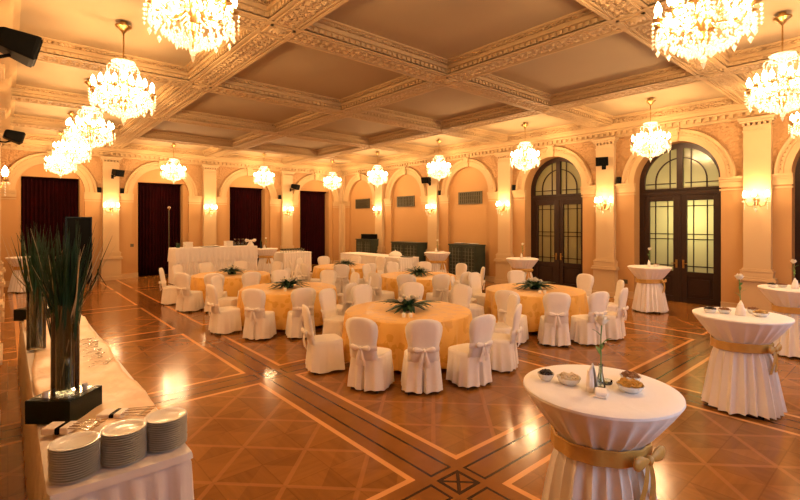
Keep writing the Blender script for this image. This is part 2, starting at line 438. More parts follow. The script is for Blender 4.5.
# coffered ceiling
m = MB(); m.face([(X0 - .1, Y0 - .1, ZC), (X1 + .1, Y0 - .1, ZC), (X1 + .1, Y1 + .1, ZC), (X0 - .1, Y1 + .1, ZC)])
struct(m.build('ceiling', CEIL))
t = MB()
BMX = [3.05, 6.70, 10.35]; BMY = [2.68, 6.32, 10.0, 13.68, 17.36]
def beam(P, c, lo, hi, cuts, dz):
    hw = .27
    t.m = 0; t.box(lo, hi, c - hw, c + hw, ZB + .012 + dz, ZB + .12, P=P)
    for sg in (-1, 1):
        a = c + sg * hw
        t.m = 0
        t.box(lo, hi, min(a, a - sg * .05), max(a, a - sg * .05), ZB + dz, ZB + .03, P=P)
        t.box(lo, hi, min(a, a + sg * .05), max(a, a + sg * .05), ZB + .10 + dz, ZB + .135, P=P)
        t.box(lo, hi, min(a, a + sg * .035), max(a, a + sg * .035), ZB + .135, ZC, P=P)
        t.m = 1; t.box(lo, hi, min(a, a + sg * .09), max(a, a + sg * .09), ZB + .17 + dz, ZC, P=P)
        t.m = 0; t.box(lo, hi, min(a, a + sg * .13), max(a, a + sg * .13), ZC - .03 + dz, ZC, P=P)
        t.m = 0
        nn = int((hi - lo) / .11)
        for k in range(nn):
            u = lo + (k + .5) * (hi - lo) / nn
            t.box(u - .03, u + .03, min(a, a + sg * .03), max(a, a + sg * .03), ZB + .03, ZB + .09, P=P)
    t.m = 1; t.box(lo, hi, c - .15, c + .15, ZB + .004 + dz, ZB + .03, P=P)
    t.m = 0
    nb = int((hi - lo) / .15)
    for k in range(nb):
        u = lo + (k + .5) * (hi - lo) / nb
        for q in (-.075, .075): t.octa(P(u, c + q, ZB + .004), .055, .03)
    for q in (-.17, .17): t.box(lo, hi, c + q - .012, c + q + .012, ZB - .004 + dz, ZB + .03, P=P)
for c in BMX: beam(lambda u, d, z: (d, u, z), c, Y0, Y1, BMY, 0)
for c in BMY: beam(lambda u, d, z: (u, d, z), c, X0, X1, BMX, .0015)
t.m = 0
for cx in BMX:
    for cy in BMY:
        t.box(cx - .27, cx + .27, cy - .27, cy + .27, ZB - .006, ZB + .02)
        for q in (-1, 1):
            t.box(cx - .19, cx + .19, cy + q * .17 - .02, cy + q * .17 + .02, ZB - .022, ZB); t.box(cx + q * .17 - .02, cx + q * .17 + .02, cy - .19, cy + .19, ZB - .022, ZB)
        t.lathe([(.13, 0), (.13, -.012), (.11, -.03), (.08, -.02), (.06, -.045), (.03, -.03), (0, -.06)], 16, (cx, cy, ZB))
struct(t.build('trim_9', [BEAM, ORN]))
# ------------------------------------------------------------------ glazed double doors in the right wall
def glazed_door(n, c):
    d0, d1 = .40, .50
    f = MB()
    def ring(r0, r1, a, b, k0=0, k1=24):
        rr = []
        for k in range(k0, k1 + 1):
            q = pi * k / 24
            rr.append([PW2(c + r * cos(q), d, SPR + r * sin(q)) for r, d in ((r0, a), (r1, a), (r1, b), (r0, b))])
        f.loft(rr)
    ring(.92, RI, d0 - .02, d1)
    for sg in (-1, 1):
        a, b = sorted((c + sg * .92, c + sg * RI)); f.box(a, b, d0 - .02, d1, 0, SPR, P=PW2)
    f.box(c - .92, c + .92, d0 - .02, d1, 2.98, 3.16, P=PW2); f.box(c - .95, c + .95, d0 - .06, d1, 3.12, 3.17, P=PW2)
    f.box(c - .075, c + .075, d0 - .03, d1, 3.16, SPR + .93, P=PW2)
    fr = struct(f.build('door_%d' % n, DOORW, smooth=True))
    # fanlight
    g = MB(); ap = [(c + .93 * cos(pi * k / 24), SPR + .93 * sin(pi * k / 24)) for k in range(25)]
    g.face([PW2(c + .93, .46, 3.16)] + [PW2(u, .46, z) for u, z in ap] + [PW2(c - .93, .46, 3.16)])
    g.build('fanlight_pane', PANE, fr)
    b = MB()
    def bar(u0, u1, z0, z1): b.box(min(u0, u1), max(u0, u1), .425, .47, z0, z1, P=PW2)
    for sg in (-1, 1):
        rr = []
        for k in range(13):
            q = pi / 2 * k / 12
            rr.append([PW2(c + sg * r * cos(q), d, SPR + .02 + r * sin(q)) for r, d in ((.62, .425), (.65, .425), (.65, .47), (.62, .47))])
        b.loft(rr)
        bar(c + sg * .62, c + sg * .65, 3.16, SPR + .05); bar(c + sg * .12, c + sg * .90, 3.30, 3.325)
        bar(c + sg * .25, c + sg * .275, 3.16, SPR + .88)
    b.build('fanlight_bars', DOORW, fr)
    for sg in (-1, 1):
        L = MB(); u = lambda q: c + sg * q
        def bx(q0, q1, z0, z1, a=d0, bb=d1): L.box(min(u(q0), u(q1)), max(u(q0), u(q1)), a, bb, z0, z1, P=PW2)
        bx(.01, .17, 0, 2.98); bx(.79, .92, 0, 2.98); bx(.17, .79, 2.82, 2.98); bx(.17, .79, .74, .86); bx(.17, .79, 0, .16)
        bx(.17, .79, .16, .74, .44, .48); bx(.26, .70, .25, .66, .42, .46)
        if sg < 0: bx(-.03, .03, 0, 2.98, d0 - .02, d0 + .02)
        leaf = L.build('door_leaf', DOORW, fr, bevel=.006)
        g = MB(); q = sorted((u(.17), u(.79))); g.face([PW2(q[0], .46, .86), PW2(q[1], .46, .86), PW2(q[1], .46, 2.82), PW2(q[0], .46, 2.82)])
        g.build('glass_pane', PANE, leaf)
        b = MB()
        for qq in (.31, .63): b.box(min(u(qq), u(qq + .022)), max(u(qq), u(qq + .022)), .43, .47, .86, 2.82, P=PW2)
        for z in (1.0, 1.74, 1.88, 2.66): b.box(q[0], q[1], .43, .47, z, z + .022, P=PW2)
        b.build('glazing_bars', DOORW, leaf)
        h = MB(); h.box(min(u(.06), u(.11)), max(u(.06), u(.11)), d0 - .012, d0, .95, 1.18, P=PW2)
        h.tube([PW2(u(.085), d0, 1.08), PW2(u(.085), d0 - .06, 1.08), PW2(u(.20), d0 - .06, 1.08)], .012)
        h.build('door_handle', BRASS, leaf, smooth=True)
for n, c in enumerate(BYS[:3]): glazed_door(n + 1, c)
ld = bpy.data.lights.new('corridor_light', 'POINT'); ld.energy = 48; ld.color = (1., .86, .5); ld.shadow_soft_size = .15
o = bpy.data.objects.new('corridor_light', ld); COL.objects.link(o); o.location = (X1 + 1.25, BYS[1] - .25, 2.35)
# curtains
def curtain(c, label):
    th = thing('curtain', label, 'curtain', (c, Y1 + .45, 0), group='curtains in the back wall doorways')
    W = DW - .04
    for s0, s1 in ((-W / 2, .02), (-.02, W / 2)):
        mb = MB(); rows = []
        N = 70; ph = random.random() * 6
        for z in (0.02, .5, 1.5, 2.6, 3.4, DH - .06):
            row = []
            for k in range(N + 1):
                u = s0 + (s1 - s0) * k / N
                amp = .035 + .012 * sin(3 * u + ph)
                y = amp * sin(u * 52 + ph + .5 * sin(u * 9)) + .012 * sin(u * 120 + z)
                row.append((u, y + (.03 if s0 > -.1 else 0), z))
            rows.append(row)
        mb.loft(rows, closed=False); mb.build('drape', VELVET, th, smooth='all', solid=.006)
    p = MB(); p.box(-W / 2, W / 2, -.09, .09, DH - .06, DH); p.build('pelmet', VELVET, th)
for c, l in zip(BX, ('dark red velvet curtain in the leftmost doorway behind the reeds', 'dark red velvet curtain in doorway behind the thin lamp stand', 'dark red velvet curtain in doorway behind the bar counter bottles', 'dark red velvet curtain in the doorway nearest the far corner')): curtain(c, l)
# ------------------------------------------------------------------ chandeliers
LIGHT_COL = (1., .595, .265)
def point(name, loc, W, rad, parent):
    ld = bpy.data.lights.new(name, 'POINT'); ld.energy = W; ld.color = LIGHT_COL; ld.shadow_soft_size = rad
    o = bpy.data.objects.new(name, ld); COL.objects.link(o); o.location = loc; o.parent = parent
    return o
def bulb_mesh(r=.026, h=.11):
    b = MB(); b.lathe([(0, 0), (r * .6, .005), (r, h * .3), (r * .95, h * .5), (r * .5, h * .8), (0, h)], 10); return b
def make_chandelier():
    root = thing('chandelier', 'x', 'chandelier', (0, 0, 0), group='crystal chandeliers hanging from the coffered ceiling')
    b = MB(); b.lathe([(0, .07), (.05, .07), (.045, .02), (.12, 0), (.115, -.02), (.07, -.05), (.035, -.09), (.02, -.12), (0, -.12)], 20); b.build('canopy', BRASS, root, smooth=True)
    b = MB(); b.tube([(0, 0, -.11), (0, 0, -.60)], .009)
    for k in range(16): b.ball((0, 0, -.13 - .029 * k), .015, 8, 4)
    b.build('hanging_rod', BRASS, root, smooth=True)
    b = MB(); b.lathe([(.02, -.56), (.06, -.57), (.13, -.60), (.17, -.59), (.175, -.60), (.13, -.625), (.05, -.64), (.03, -.70), (.055, -.74), (.03, -.80), (.02, -.84)], 20)
    for k in range(8):
        a = 2 * pi * k / 8
        pts = [(q * cos(a), q * sin(a), z) for q, z in ((.04, -.72), (.12, -.69), (.20, -.66), (.235, -.71), (.23, -.77))]
        b.tube(pts, .008, 6)
        for j in range(3): b.octa((.232 * cos(a), .232 * sin(a), -.80 - .045 * j), .014, .025)
        for j in range(3): b.octa((.165 * cos(a + .3), .165 * sin(a + .3), -.63 - .04 * j), .013, .022)
    b.build('crystal_crown', CRYSTAL, root)
    b = MB(); b.lathe([(.012, -.58), (.014, -.84), (.045, -.88), (.05, -.92), (.02, -.97), (.03, -1.02), (.07, -1.10), (.075, -1.18), (.03, -1.26), (.05, -1.33), (.055, -1.36), (.02, -1.42), (.012, -1.50)], 14)
    b.build('stem', BRASS, root, smooth=True)
    def arm(r, z0, zc):
        a = MB(); pts = [(.03, 0, z0), (r * .3, 0, z0 - .07), (r * .6, 0, z0 - .09), (r * .88, 0, z0 - .02), (r, 0, zc)]
        a.tube(pts, [.012, .010, .009, .009, .010], 7)
        a.lathe([(.012, -.01), (.05, .0), (.058, .012), (.05, .010), (.015, .008), (.013, .02), (.013, .06), (0, .06)], 12, (r, 0, zc))
        return a
    first = None
    for n, r, z0, zc, off in ((6, .25, -1.02, -1.02, .3), (12, .42, -1.12, -1.10, 0)):
        a0 = arm(r, z0, zc).build('arm', BRASS, root, smooth=True); b0 = bulb_mesh(.037, .15).build('bulb', BULB, a0, smooth=True, loc=(r, 0, zc + .055))
        a0.rotation_euler = (0, 0, off)
        for k in range(1, n):
            a = a0.copy(); COL.objects.link(a); a.parent = root; a.rotation_euler = (0, 0, off + 2 * pi * k / n)
            q = b0.copy(); COL.objects.link(q); q.parent = a
    b = MB(); b.scale = 1.22
    for n, r, z, L in ((12, .42, -1.10, 5), (6, .25, -1.02, 4)):
        for k in range(n):
            a = 2 * pi * k / n + (.3 if n == 6 else 0)
            for dq in (-.12, 0, .12):
                for j in range(L if dq == 0 else L - 2): b.octa(((r + .05 * cos(dq * 20)) * cos(a + dq) , (r + .05 * cos(dq * 20)) * sin(a + dq), z - .03 - .045 * j), .011 + .004 * (j % 2), .022)
                j += 1; b.octa((r * cos(a + dq), r * sin(a + dq), z - .03 - .045 * j - .02), .02, .045)
    # swags from crown to the arms and the lower bowl
    for k in range(12):
        a = 2 * pi * k / 12
        for j in range(1, 10):
            q = j / 10; rr = .16 + .25 * q; zz = -.86 - .22 * q - .07 * sin(pi * q); b.octa((rr * cos(a + .26), rr * sin(a + .26), zz), .010, .020)
        for j in range(1, 9):
            q = j / 9; rr = .41 * (1 - q) + .05 * q; zz = -1.22 - .24 * q - .07 * sin(pi * q); b.octa((rr * cos(a), rr * sin(a), zz), .013, .024)
            if j < 7: b.octa((rr * cos(a + .26), rr * sin(a + .26), zz - .02), .013, .03)
        a2 = a + .26
        for j in range(1, 8):
            q = j / 8; aa = a + 2 * pi / 12 * q; b.octa((.42 * cos(aa), .42 * sin(aa), -1.17 - .09 * sin(pi * q)), .010, .02)
    b.ball((0, 0, -1.555), .035, 10, 6); b.octa((0, 0, -1.60), .02, .05)
    for k in range(8):
        a = 2 * pi * k / 8; b.octa((.07 * cos(a), .07 * sin(a), -1.48), .018, .05); b.octa((.14 * cos(a + .2), .14 * sin(a + .2), -1.43), .018, .05)
    stuff(b.build('crystal_drops', CRYSTAL, root))
    for k in range(3):
        a = 2 * pi * k / 3 + .5; point('lamp_light', (.29 * cos(a), .29 * sin(a), -1.12), CH_W / 3, .06, root)
    return root
CH_W = 185
CX = [1.354, 4.88, 8.56, 12.09]; CY = [1.39, 4.48, 8.1, 11.8, 15.5, 19.1]
CHL = {(0, 1): 'large crystal chandelier at top left, its top cut off by the frame', (0, 2): 'crystal chandelier second nearest in the left row, whole on its rod',
       (0, 3): 'third crystal chandelier along the left row, partly behind the second', (0, 4): 'fourth crystal chandelier along the left row, above the leftmost curtain',
       (0, 5): 'farthest crystal chandelier of the left row, in front of the leftmost curtain', (1, 5): 'small far crystal chandelier in front of the lamp stand doorway',
       (2, 5): 'small far crystal chandelier in front of third curtained doorway', (3, 5): 'small far crystal chandelier nearest the far corner of the hall',
       (3, 4): 'small crystal chandelier just right of the far corner, before a blind arch', (3, 3): 'crystal chandelier before pilaster left of the wide blind arch with grille',
       (3, 2): 'crystal chandelier just left of the middle glazed door arch', (3, 1): 'crystal chandelier just left of the lit glazed door arch',
       (3, 0): 'crystal chandelier at the right edge of the frame, mostly cut off', (2, 0): 'crystal chandelier at right, whole rod visible, above the lit wall lamp',
       (1, 0): 'largest crystal chandelier at top right, its top cut off by the frame'}
proto = None
for (i, j), l in CHL.items():
    p = (CX[i], CY[j], ZC - .065)
    if (i, j) == (0, 1): p = (1.31, 4.48, ZC - .065)
    if (i, j) == (1, 0): p = (5.13, 1.42, ZC - .065)
    if (i, j) == (2, 0): p = (8.66, 1.39, ZC - .065)
    if proto is None:
        proto = make_chandelier(); proto.location = p; proto['label'] = l; proto.rotation_euler = (0, 0, .13)
    else: dup(proto, p, random.random() * 2, l).scale = (.95, .95, .93)
proto.scale = (.86, .86, .93)
# ------------------------------------------------------------------ wall lamps
def make_sconce():
    root = thing('wall_lamp', 'x', 'wall lamp', group='candle wall lamps on the pilasters')     # +x points away from the wall
    b = MB(); b.lathe([(0, 0), (.05, 0), (.06, .012), (.035, .03), (.02, .05), (0, .055)], 14, M=Matrix.Rotation(pi / 2, 4, 'Y') @ Matrix.Scale(2.2, 4, (1, 0, 0)))
    b.build('back_plate', BRASS, root, smooth=True)
    first = None
    for k, (r, a) in enumerate(((.24, -1.15), (.27, 0), (.24, 1.15))):
        m_ = MB(); pts = [(.03, 0, -.05), (r * .35, 0, -.16), (r * .75, 0, -.15), (r, 0, -.02)]
        m_.tube(pts, .010, 7); m_.lathe([(.012, -.01), (.045, 0), (.052, .012), (.014, .008), (.013, .02), (.013, .07), (0, .07)], 12, (r, 0, 0))
        ar = m_.build('arm', BRASS, root, smooth=True, rot=(0, 0, a)); bulb_mesh(.042, .17).build('bulb', BULB, ar, smooth=True, loc=(r, 0, .06))
    b = MB()
    for r, a in ((.24, -1.15), (.27, 0), (.24, 1.15)):
        for q in range(8):
            t_ = 2 * pi * q / 8; b.octa((r * cos(a) + .05 * cos(t_), r * sin(a) + .05 * sin(t_), -.04), .011, .03)
        for q in range(5): b.octa((r * cos(a), r * sin(a), -.06 - .04 * q), .012, .024)
    b.octa((.12, 0, -.24), .03, .07)
    stuff(b.build('crystal_drops', CRYSTAL, root))
    point('lamp_light', (.27, 0, .17), SC_W, .07, root)
    return root
SC_W = 34
sp = [((PX[0], Y1 - .15, 2.76), -pi / 2, 'lit candle wall lamp on pilaster right of the leftmost curtain'), ((PX[1], Y1 - .15, 2.76), -pi / 2, 'lit candle wall lamp on the pilaster behind the left of the bar counter'),
      ((PX[2], Y1 - .15, 2.76), -pi / 2, 'lit candle wall lamp on pilaster left of the corner doorway')]
for y, l in zip(PYS, ('lit candle wall lamp on the large pilaster at right', 'lit candle wall lamp on pilaster between the two glazed doors', 'lit candle wall lamp on pilaster just left of the middle glazed door', 'lit candle wall lamp on pilaster between two blind arches, above a high table', 'lit candle wall lamp on the right wall pilaster nearest the far corner')):
    sp.append(((X1 - .15, y, 2.76), pi, l))
sp.append(((X0, 9.2, 2.85), 0, 'lit candle wall lamp at the left edge of the frame'))
proto_s = None
for p, rz, l in sp:
    if proto_s is None: proto_s = make_sconce(); proto_s.location = p; proto_s.rotation_euler = (0, 0, rz); proto_s['label'] = l
    else: dup(proto_s, p, rz, l)
# ------------------------------------------------------------------ loudspeakers on the pilasters
def make_speaker():
    root = thing('loudspeaker', 'x', 'loudspeaker', group='black loudspeakers on the pilasters')   # +x away from wall
    M = Matrix.Translation((.22, 0, 0)) @ Matrix.Rotation(R(14), 4, 'Y')
    b = MB()
    b.loft([[M @ Vector((x, y * k, z * k)) for y, z in ((-.17, -.13), (.17, -.13), (.17, .13), (-.17, .13))] for x, k in ((-.14, .62), (-.10, .75), (.16, 1.0), (.20, 1.0))])
    b.build('cabinet', BLACK, root, bevel=.012)
    g = MB(); g.box(.20, .212, -.15, .15, -.11, .11, M=M)
    for k in range(6): g.box(.212, .216, -.145, .145, -.10 + .036 * k, -.085 + .036 * k, M=M)
    g.build('front_grille', BLACK, root)
    k = MB(); k.tube([(0, 0, -.16), (.12, 0, -.16), (.2, 0, -.12)], .018); k.box(-.005, .02, -.06, .06, -.24, -.08); k.build('bracket', BLACK, root)
    return root
proto_k = make_speaker()
ks = [((PX[0] + .05, Y1 - .15, 4.15), -pi / 2 + .5, 'black loudspeaker on pilaster right of the leftmost curtain'),
      ((PX[2] + .15, Y1 - .15, 4.0), -pi / 2 + .6, 'black loudspeaker on the back wall pilaster nearest the corner'),
      ((X1 - .15, PYS[3] + .12, 4.03), pi + .2, 'black loudspeaker on pilaster behind a crystal chandelier, between blind arches'),
      ((X1 - .15, PYS[1] + .02, 4.05), pi + .3, 'black loudspeaker on pilaster between the two glazed doors'),
      ((X0 + .12, 6.15, 4.05), .05, 'large black loudspeaker at the top left edge of the frame'),
      ((X0 + .15, 13.68, 4.2), .1, 'black loudspeaker high at left edge, above the leftmost curtain')]
for i, (p, rz, l) in enumerate(ks):
    if i == 0: o = proto_k; o.location = p; o.rotation_euler = (0, 0, rz); o['label'] = l
    else: o = dup(proto_k, p, rz, l)
# small boxes on the imposts
sm = None
for p, l in (((X1 - .06, PYS[1] - .38, 3.36), 'tiny black box on the ledge right of pilaster between the glazed doors'), ((X1 - .06, PYS[2] - .38, 3.36), 'tiny black box on the ledge left of the middle glazed door'),
             ((X1 - .06, PYS[3] - .38, 3.36), 'tiny black box on the ledge left of the wide blind arch'), ((PX[0] + .38, Y1 - .06, 3.36), 'tiny black box on the ledge right of the leftmost lamp pilaster'),
             ((PX[0] - .38, Y1 - .06, 3.36), 'tiny black box on the ledge left of the leftmost lamp pilaster'), ((PX[2] - .38, Y1 - .06, 3.36), 'tiny black box on the ledge left of the corner doorway pilaster')):
    b = MB(); b.box(-.06, .06, -.05, .05, 0, .20); b.box(-.05, .05, -.056, .056, .02, .18); o = b.build('ledge_box', BLACK, loc=p, bevel=.008); tag(o, l, 'small speaker', 'tiny black boxes on the imposts')
# ventilation grilles in the blind arches
for c, (u0, u1), l in ((11.8, (11.2, 12.4), 'dark slatted wall grille in the widest blind arch, above two white trays'), (15.6, (15.05, 16.25), 'dark slatted wall grille above the middle lattice cabinet'), (18.95, (18.4, 19.6), 'dark slatted wall grille nearest the far corner')):
    th = thing('wall_grille', l, 'vent grille', (X1 + .12, c, 2.95), group='slatted grilles high in the blind arches')
    P = lambda u, d, z: (d, u - c, z)
    b = MB(); b.box(u0, u1, -.012, .0, 0, .49, P=P); b.build('backing', BLACK, th)
    b = MB()
    for q in ((0, .03), (.46, .49)): b.box(u0, u1, -.05, -.01, q[0], q[1], P=P)
    for q in ((u0, u0 + .03), (u1 - .03, u1)): b.box(q[0], q[1], -.05, -.01, 0, .49, P=P)
    b.build('frame', GRILLE, th)
    b = MB()
    for k in range(11):
        u = u0 + (k + .6) * (u1 - u0) / 11.2; b.box(u - .02, u + .03, -.045, -.01, .03, .46, P=P)
    for z in (.17, .32): b.box(u0, u1, -.04, -.01, z, z + .015, P=P)
    b.build('slats', GRILLE, th)
# lattice cabinets
for (u0, u1, z, l) in ((10.95, 12.3, 1.38, 'dark lattice-front cabinet topped by two white trays'), (14.1, 15.85, 1.36, 'long dark lattice-front cabinet behind the skirted side table'), (17.35, 18.6, 1.42, 'dark lattice-front cabinet under a black box, nearest the far corner')):
    c = (u0 + u1) / 2
    th = thing('cabinet', l, 'cabinet', (X1 - .32, c, 0), group='lattice cabinets along the right wall')
    P = lambda u, d, zz: (d, u - c, zz)
    b = MB(); b.box(u0, u1, -.26, .30, .06, z - .05, P=P); b.box(u0 - .02, u1 + .02, -.30, .30, z - .05, z, P=P); b.box(u0 + .02, u1 - .02, -.24, .28, 0, .06, P=P); b.build('body', CABIN, th, bevel=.006)
    mid = c
    for a, bb in ((u0 + .03, mid - .01), (mid + .01, u1 - .03)):
        q = MB()
        for e0 in ((a, a + .04), (bb - .04, bb)): q.box(e0[0], e0[1], -.285, -.26, .12, z - .1, P=P)
        for e0 in ((.12, .16), (z - .14, z - .1)): q.box(a, bb, -.285, -.26, e0[0], e0[1], P=P)
        d = q.build('door', CABIN, th)
        q = MB()
        for k in range(1, 4):
            u = a + (bb - a) * k / 4; q.box(u - .008, u + .008, -.28, -.262, .16, z - .14, P=P)
        for k in range(1, 8):
            zz = .16 + (z - .3) * k / 8; q.box(a, bb, -.28, -.262, zz - .006, zz + .006, P=P)
        q.build('lattice', LATT, d)
for y, l in ((11.95, 'oval white tray on the lattice cabinet, left of the pair'), (11.3, 'oval white tray on the lattice cabinet, right of the pair')):
    b = MB(); b.lathe([(0, 0), (.12, 0), (.22, .03), (.24, .045), (.23, .045), (.12, .012), (0, .012)], 24, M=Matrix.Scale(1.15, 4, (0, 1, 0)))
    tag(b.build('tray', PORC, loc=(X1 - .33, y, 1.38), smooth=True), l, 'tray', 'white trays on the cabinet')
b = MB(); b.box(-.2, .2, -.4, .4, 0, .24); b.box(-.215, -.2, -.36, .36, .03, .21); tag(b.build('equipment_box', BLACK, loc=(X1 - .34, 17.85, 1.42), bevel=.01), 'black box standing on the lattice cabinet nearest the corner', 'box')
# ------------------------------------------------------------------ bows
def bow(mb, M, s=1., tail=.2):
    for sg in (-1, 1):
        rings = []
        for q, h, dp in ((0, .010, .010), (.03, .018, .012), (.07, .034, .018), (.11, .040, .020), (.135, .028, .014), (.145, .008, .006)):
            rings.append([M @ Vector((sg * q * s, (-.02 + dp * sin(2 * pi * k / 10)) * s, (h * cos(2 * pi * k / 10) + .012 * q / .14) * s)) for k in range(10)])
        mb.loft(rings)
        rows = []
        for q in range(6):
            t_ = q / 5; wd = (.014 + .022 * t_) * s; x = sg * (.01 + .05 * t_) * s; z = -tail * t_
            rows.append([M @ Vector((x - wd, -.012 * s - .012 * sin(4 * t_), z)), M @ Vector((x, -.024 * s - .012 * sin(4 * t_), z)), M @ Vector((x + wd, -.012 * s - .012 * sin(4 * t_), z - (.02 if q == 5 else 0)))])
        mb.loft(rows, closed=False)
    mb.ball((0, 0, 0), .022 * s, 8, 6, (1, 1, 1.2), M=M @ Matrix.Translation((0, -.022 * s, 0)))
# ------------------------------------------------------------------ chairs (front is +y)
def sq(theta, a, b, p=5.):
    c, s_ = cos(theta), sin(theta); k = (abs(c / a) ** p + abs(s_ / b) ** p) ** (-1 / p)
    return k * c, k * s_
def make_chair():
    root = thing('banquet_chair', 'x', 'chair')
    N = 112
    b = MB(); rings = []
    for z, t_ in ((.475, -.25), (.472, -.06), (.455, 0), (.42, .06), (.30, .35), (.16, .7), (.035, 1.)):
        ring = []
        for k in range(N):
            th = 2 * pi * k / N
            sc = 1 + min(t_, 0) * 1.0
            hw = .225 + .035 * max(t_, 0); hd = .235 + .03 * max(t_, 0)
            x, y = sq(th, hw, hd)
            tt = max(t_, 0)
            f = 1 + min(1, tt * 1.6) * (.065 * (1 - 1.6 * abs(sin(th * 7 + .6)) ** .7) + .02 * sin(th * 13)) 
            dth = abs(((th - 1.5 * pi + pi) % (2 * pi)) - pi)
            if dth < .11: f -= min(1, tt * 1.5) * .30 * (1 - dth / .11)
            ring.append((x * sc * f, y * sc * f, z + (.012 * sin(th * 5) * tt if z < .1 else 0)))
        rings.append(ring)
    b.loft(rings, (True, False)); b.build('seat_cover', CHAIRW, root, smooth=True)
    b = MB(); rings = []
    for z, w_, th_ in ((.36, .19, .020), (.43, .205, .030), (.52, .205, .036), (.58, .195, .036), (.66, .205, .036), (.75, .228, .036), (.83, .240, .035), (.89, .236, .033), (.935, .212, .030), (.965, .165, .025), (.982, .095, .018), (.985, .03, .008)):
        y0 = -.228 - .083 * max(0, (z - .44) / .54) ** 1.2 + (.045 if z < .4 else .01 if z < .44 else 0)
        ring = []
        for k in range(28):
            a = 2 * pi * k / 28; x, y = sq(a, w_, th_, 2.6)
            ring.append((x, y0 + y + .10 * (x * x) * (1.2), z))
        rings.append(ring)
    b.loft(rings, (False, True)); b.build('backrest', CHAIRW, root, smooth='all')
    # the drop of the cover behind the backrest
    b = MB(); rings = []
    for z, w_, th_ in ((.555, .202, .043), (.575, .206, .047), (.605, .206, .047), (.622, .203, .042)):
        y0 = -.228 - .083 * max(0, (z - .44) / .54) ** 1.2
        rings.append([(sq(2 * pi * k / 28, w_, th_, 2.6)[0], y0 + sq(2 * pi * k / 28, w_, th_, 2.6)[1] + .12 * sq(2 * pi * k / 28, w_, th_, 2.6)[0] ** 2, z) for k in range(28)])
    b.loft(rings, (False, False)); sash = b.build('sash', CHAIRW, root, smooth=True)
    b = MB(); bow(b, Matrix.Translation((0, -.297, .588)), 1.0, .22); b.build('bow', SATIN, sash, smooth=True)
    for x in (-.19, .19):
        for y in (-.2, .19):
            q = MB(); q.tube([(x * .95, y * .95, .3), (x, y, 0)], [.018, .013], 8); q.build('leg', LEGM, root)
    return root
TABLES = {
 'front left': ((5.03, 5.62), [(168, 1.44), 209, 235, 262, 295, 324, 12, 46, (80, 1.42), (109, 1.43)]),
 'front right': ((8.68, 5.58), [(-161, 1.64), (-135, 1.62), (-112, 1.62), (-88, 1.58), -47, -8, 47, (90, 1.40), 122, 154]),
 'middle left': ((4.75, 9.3), [(182, 1.42), (221, 1.43), (252, 1.42), (288, 1.43), 322, (357, 1.44), 28, 70, 128]),
 'middle right': ((8.60, 9.2), [191, 218, 245, (272, 1.40), 318, 0, 40, (75, 1.41), (110, 1.41), 150]),
 'back left': ((4.78, 12.8), [155, 209, 236, 265, 300, 330, 20, 60, 95, 125]),
 'back right': ((8.55, 12.7), [194, 232, (262, 1.41), (290, 1.41), 330, 10, 45, 83, 120, 155])}
WORD = {'front left': 'front left round table, nearest the camera', 'front right': 'front right round table', 'middle left': 'middle left round table', 'middle right': 'middle right round table', 'back left': 'back left round table', 'back right': 'back right round table'}
chair0 = make_chair(); used = False
def place_chair(cx, cy, ang, r, label, group):
    global used
    a = R(ang)
    p = (cx + r * cos(a), cy + r * sin(a), 0); rz = a + pi / 2 + random.uniform(-.1, .1)
    if not used:
        used = True; o = chair0; o.location = p; o.rotation_euler = (0, 0, rz); o['label'] = label; o['group'] = group; return o
    return dup(chair0, p, rz, label, group)
# ------------------------------------------------------------------ round tables
TR = 1.03; TZ = .76
def round_table(label, loc):
    root = thing('round_table', label, 'table', loc, group='round banquet tables under gold cloths')
    b = MB(); rings = []
    N = 144; ph = random.random() * 6
    for r, z, t_ in ((.3, TZ, 0), (.7, TZ, 0), (TR - .02, TZ, 0), (TR, TZ - .006, 0), (TR + .012, TZ - .03, .1), (TR + .02, TZ - .15, .35), (TR + .035, TZ - .35, .7), (TR + .05, TZ - .55, .95), (TR + .055, .07, 1.)):
        ring = []
        for k in range(N):
            th = 2 * pi * k / N
            f = t_ * (.050 * sin(th * 18 + ph + .8 * sin(3 * th)) + .022 * sin(th * 11 + 1.3 * ph) + .014 * sin(31 * th)) - .02 * t_
            rr = r + f; ring.append((rr * cos(th), rr * sin(th), z + (.006 * sin(th * 9) if z < .1 else 0)))
        rings.append(ring)
    b.loft(rings, (True, False)); b.build('tablecloth', GOLD, root, smooth=True)
    b = MB(); b.lathe([(.45, 0), (.45, .03), (.06, .08), (.05, .70), (TR - .05, .71), (TR - .05, .745), (0, .745)], 20); b.build('table_base', LEGM, root)
    return root
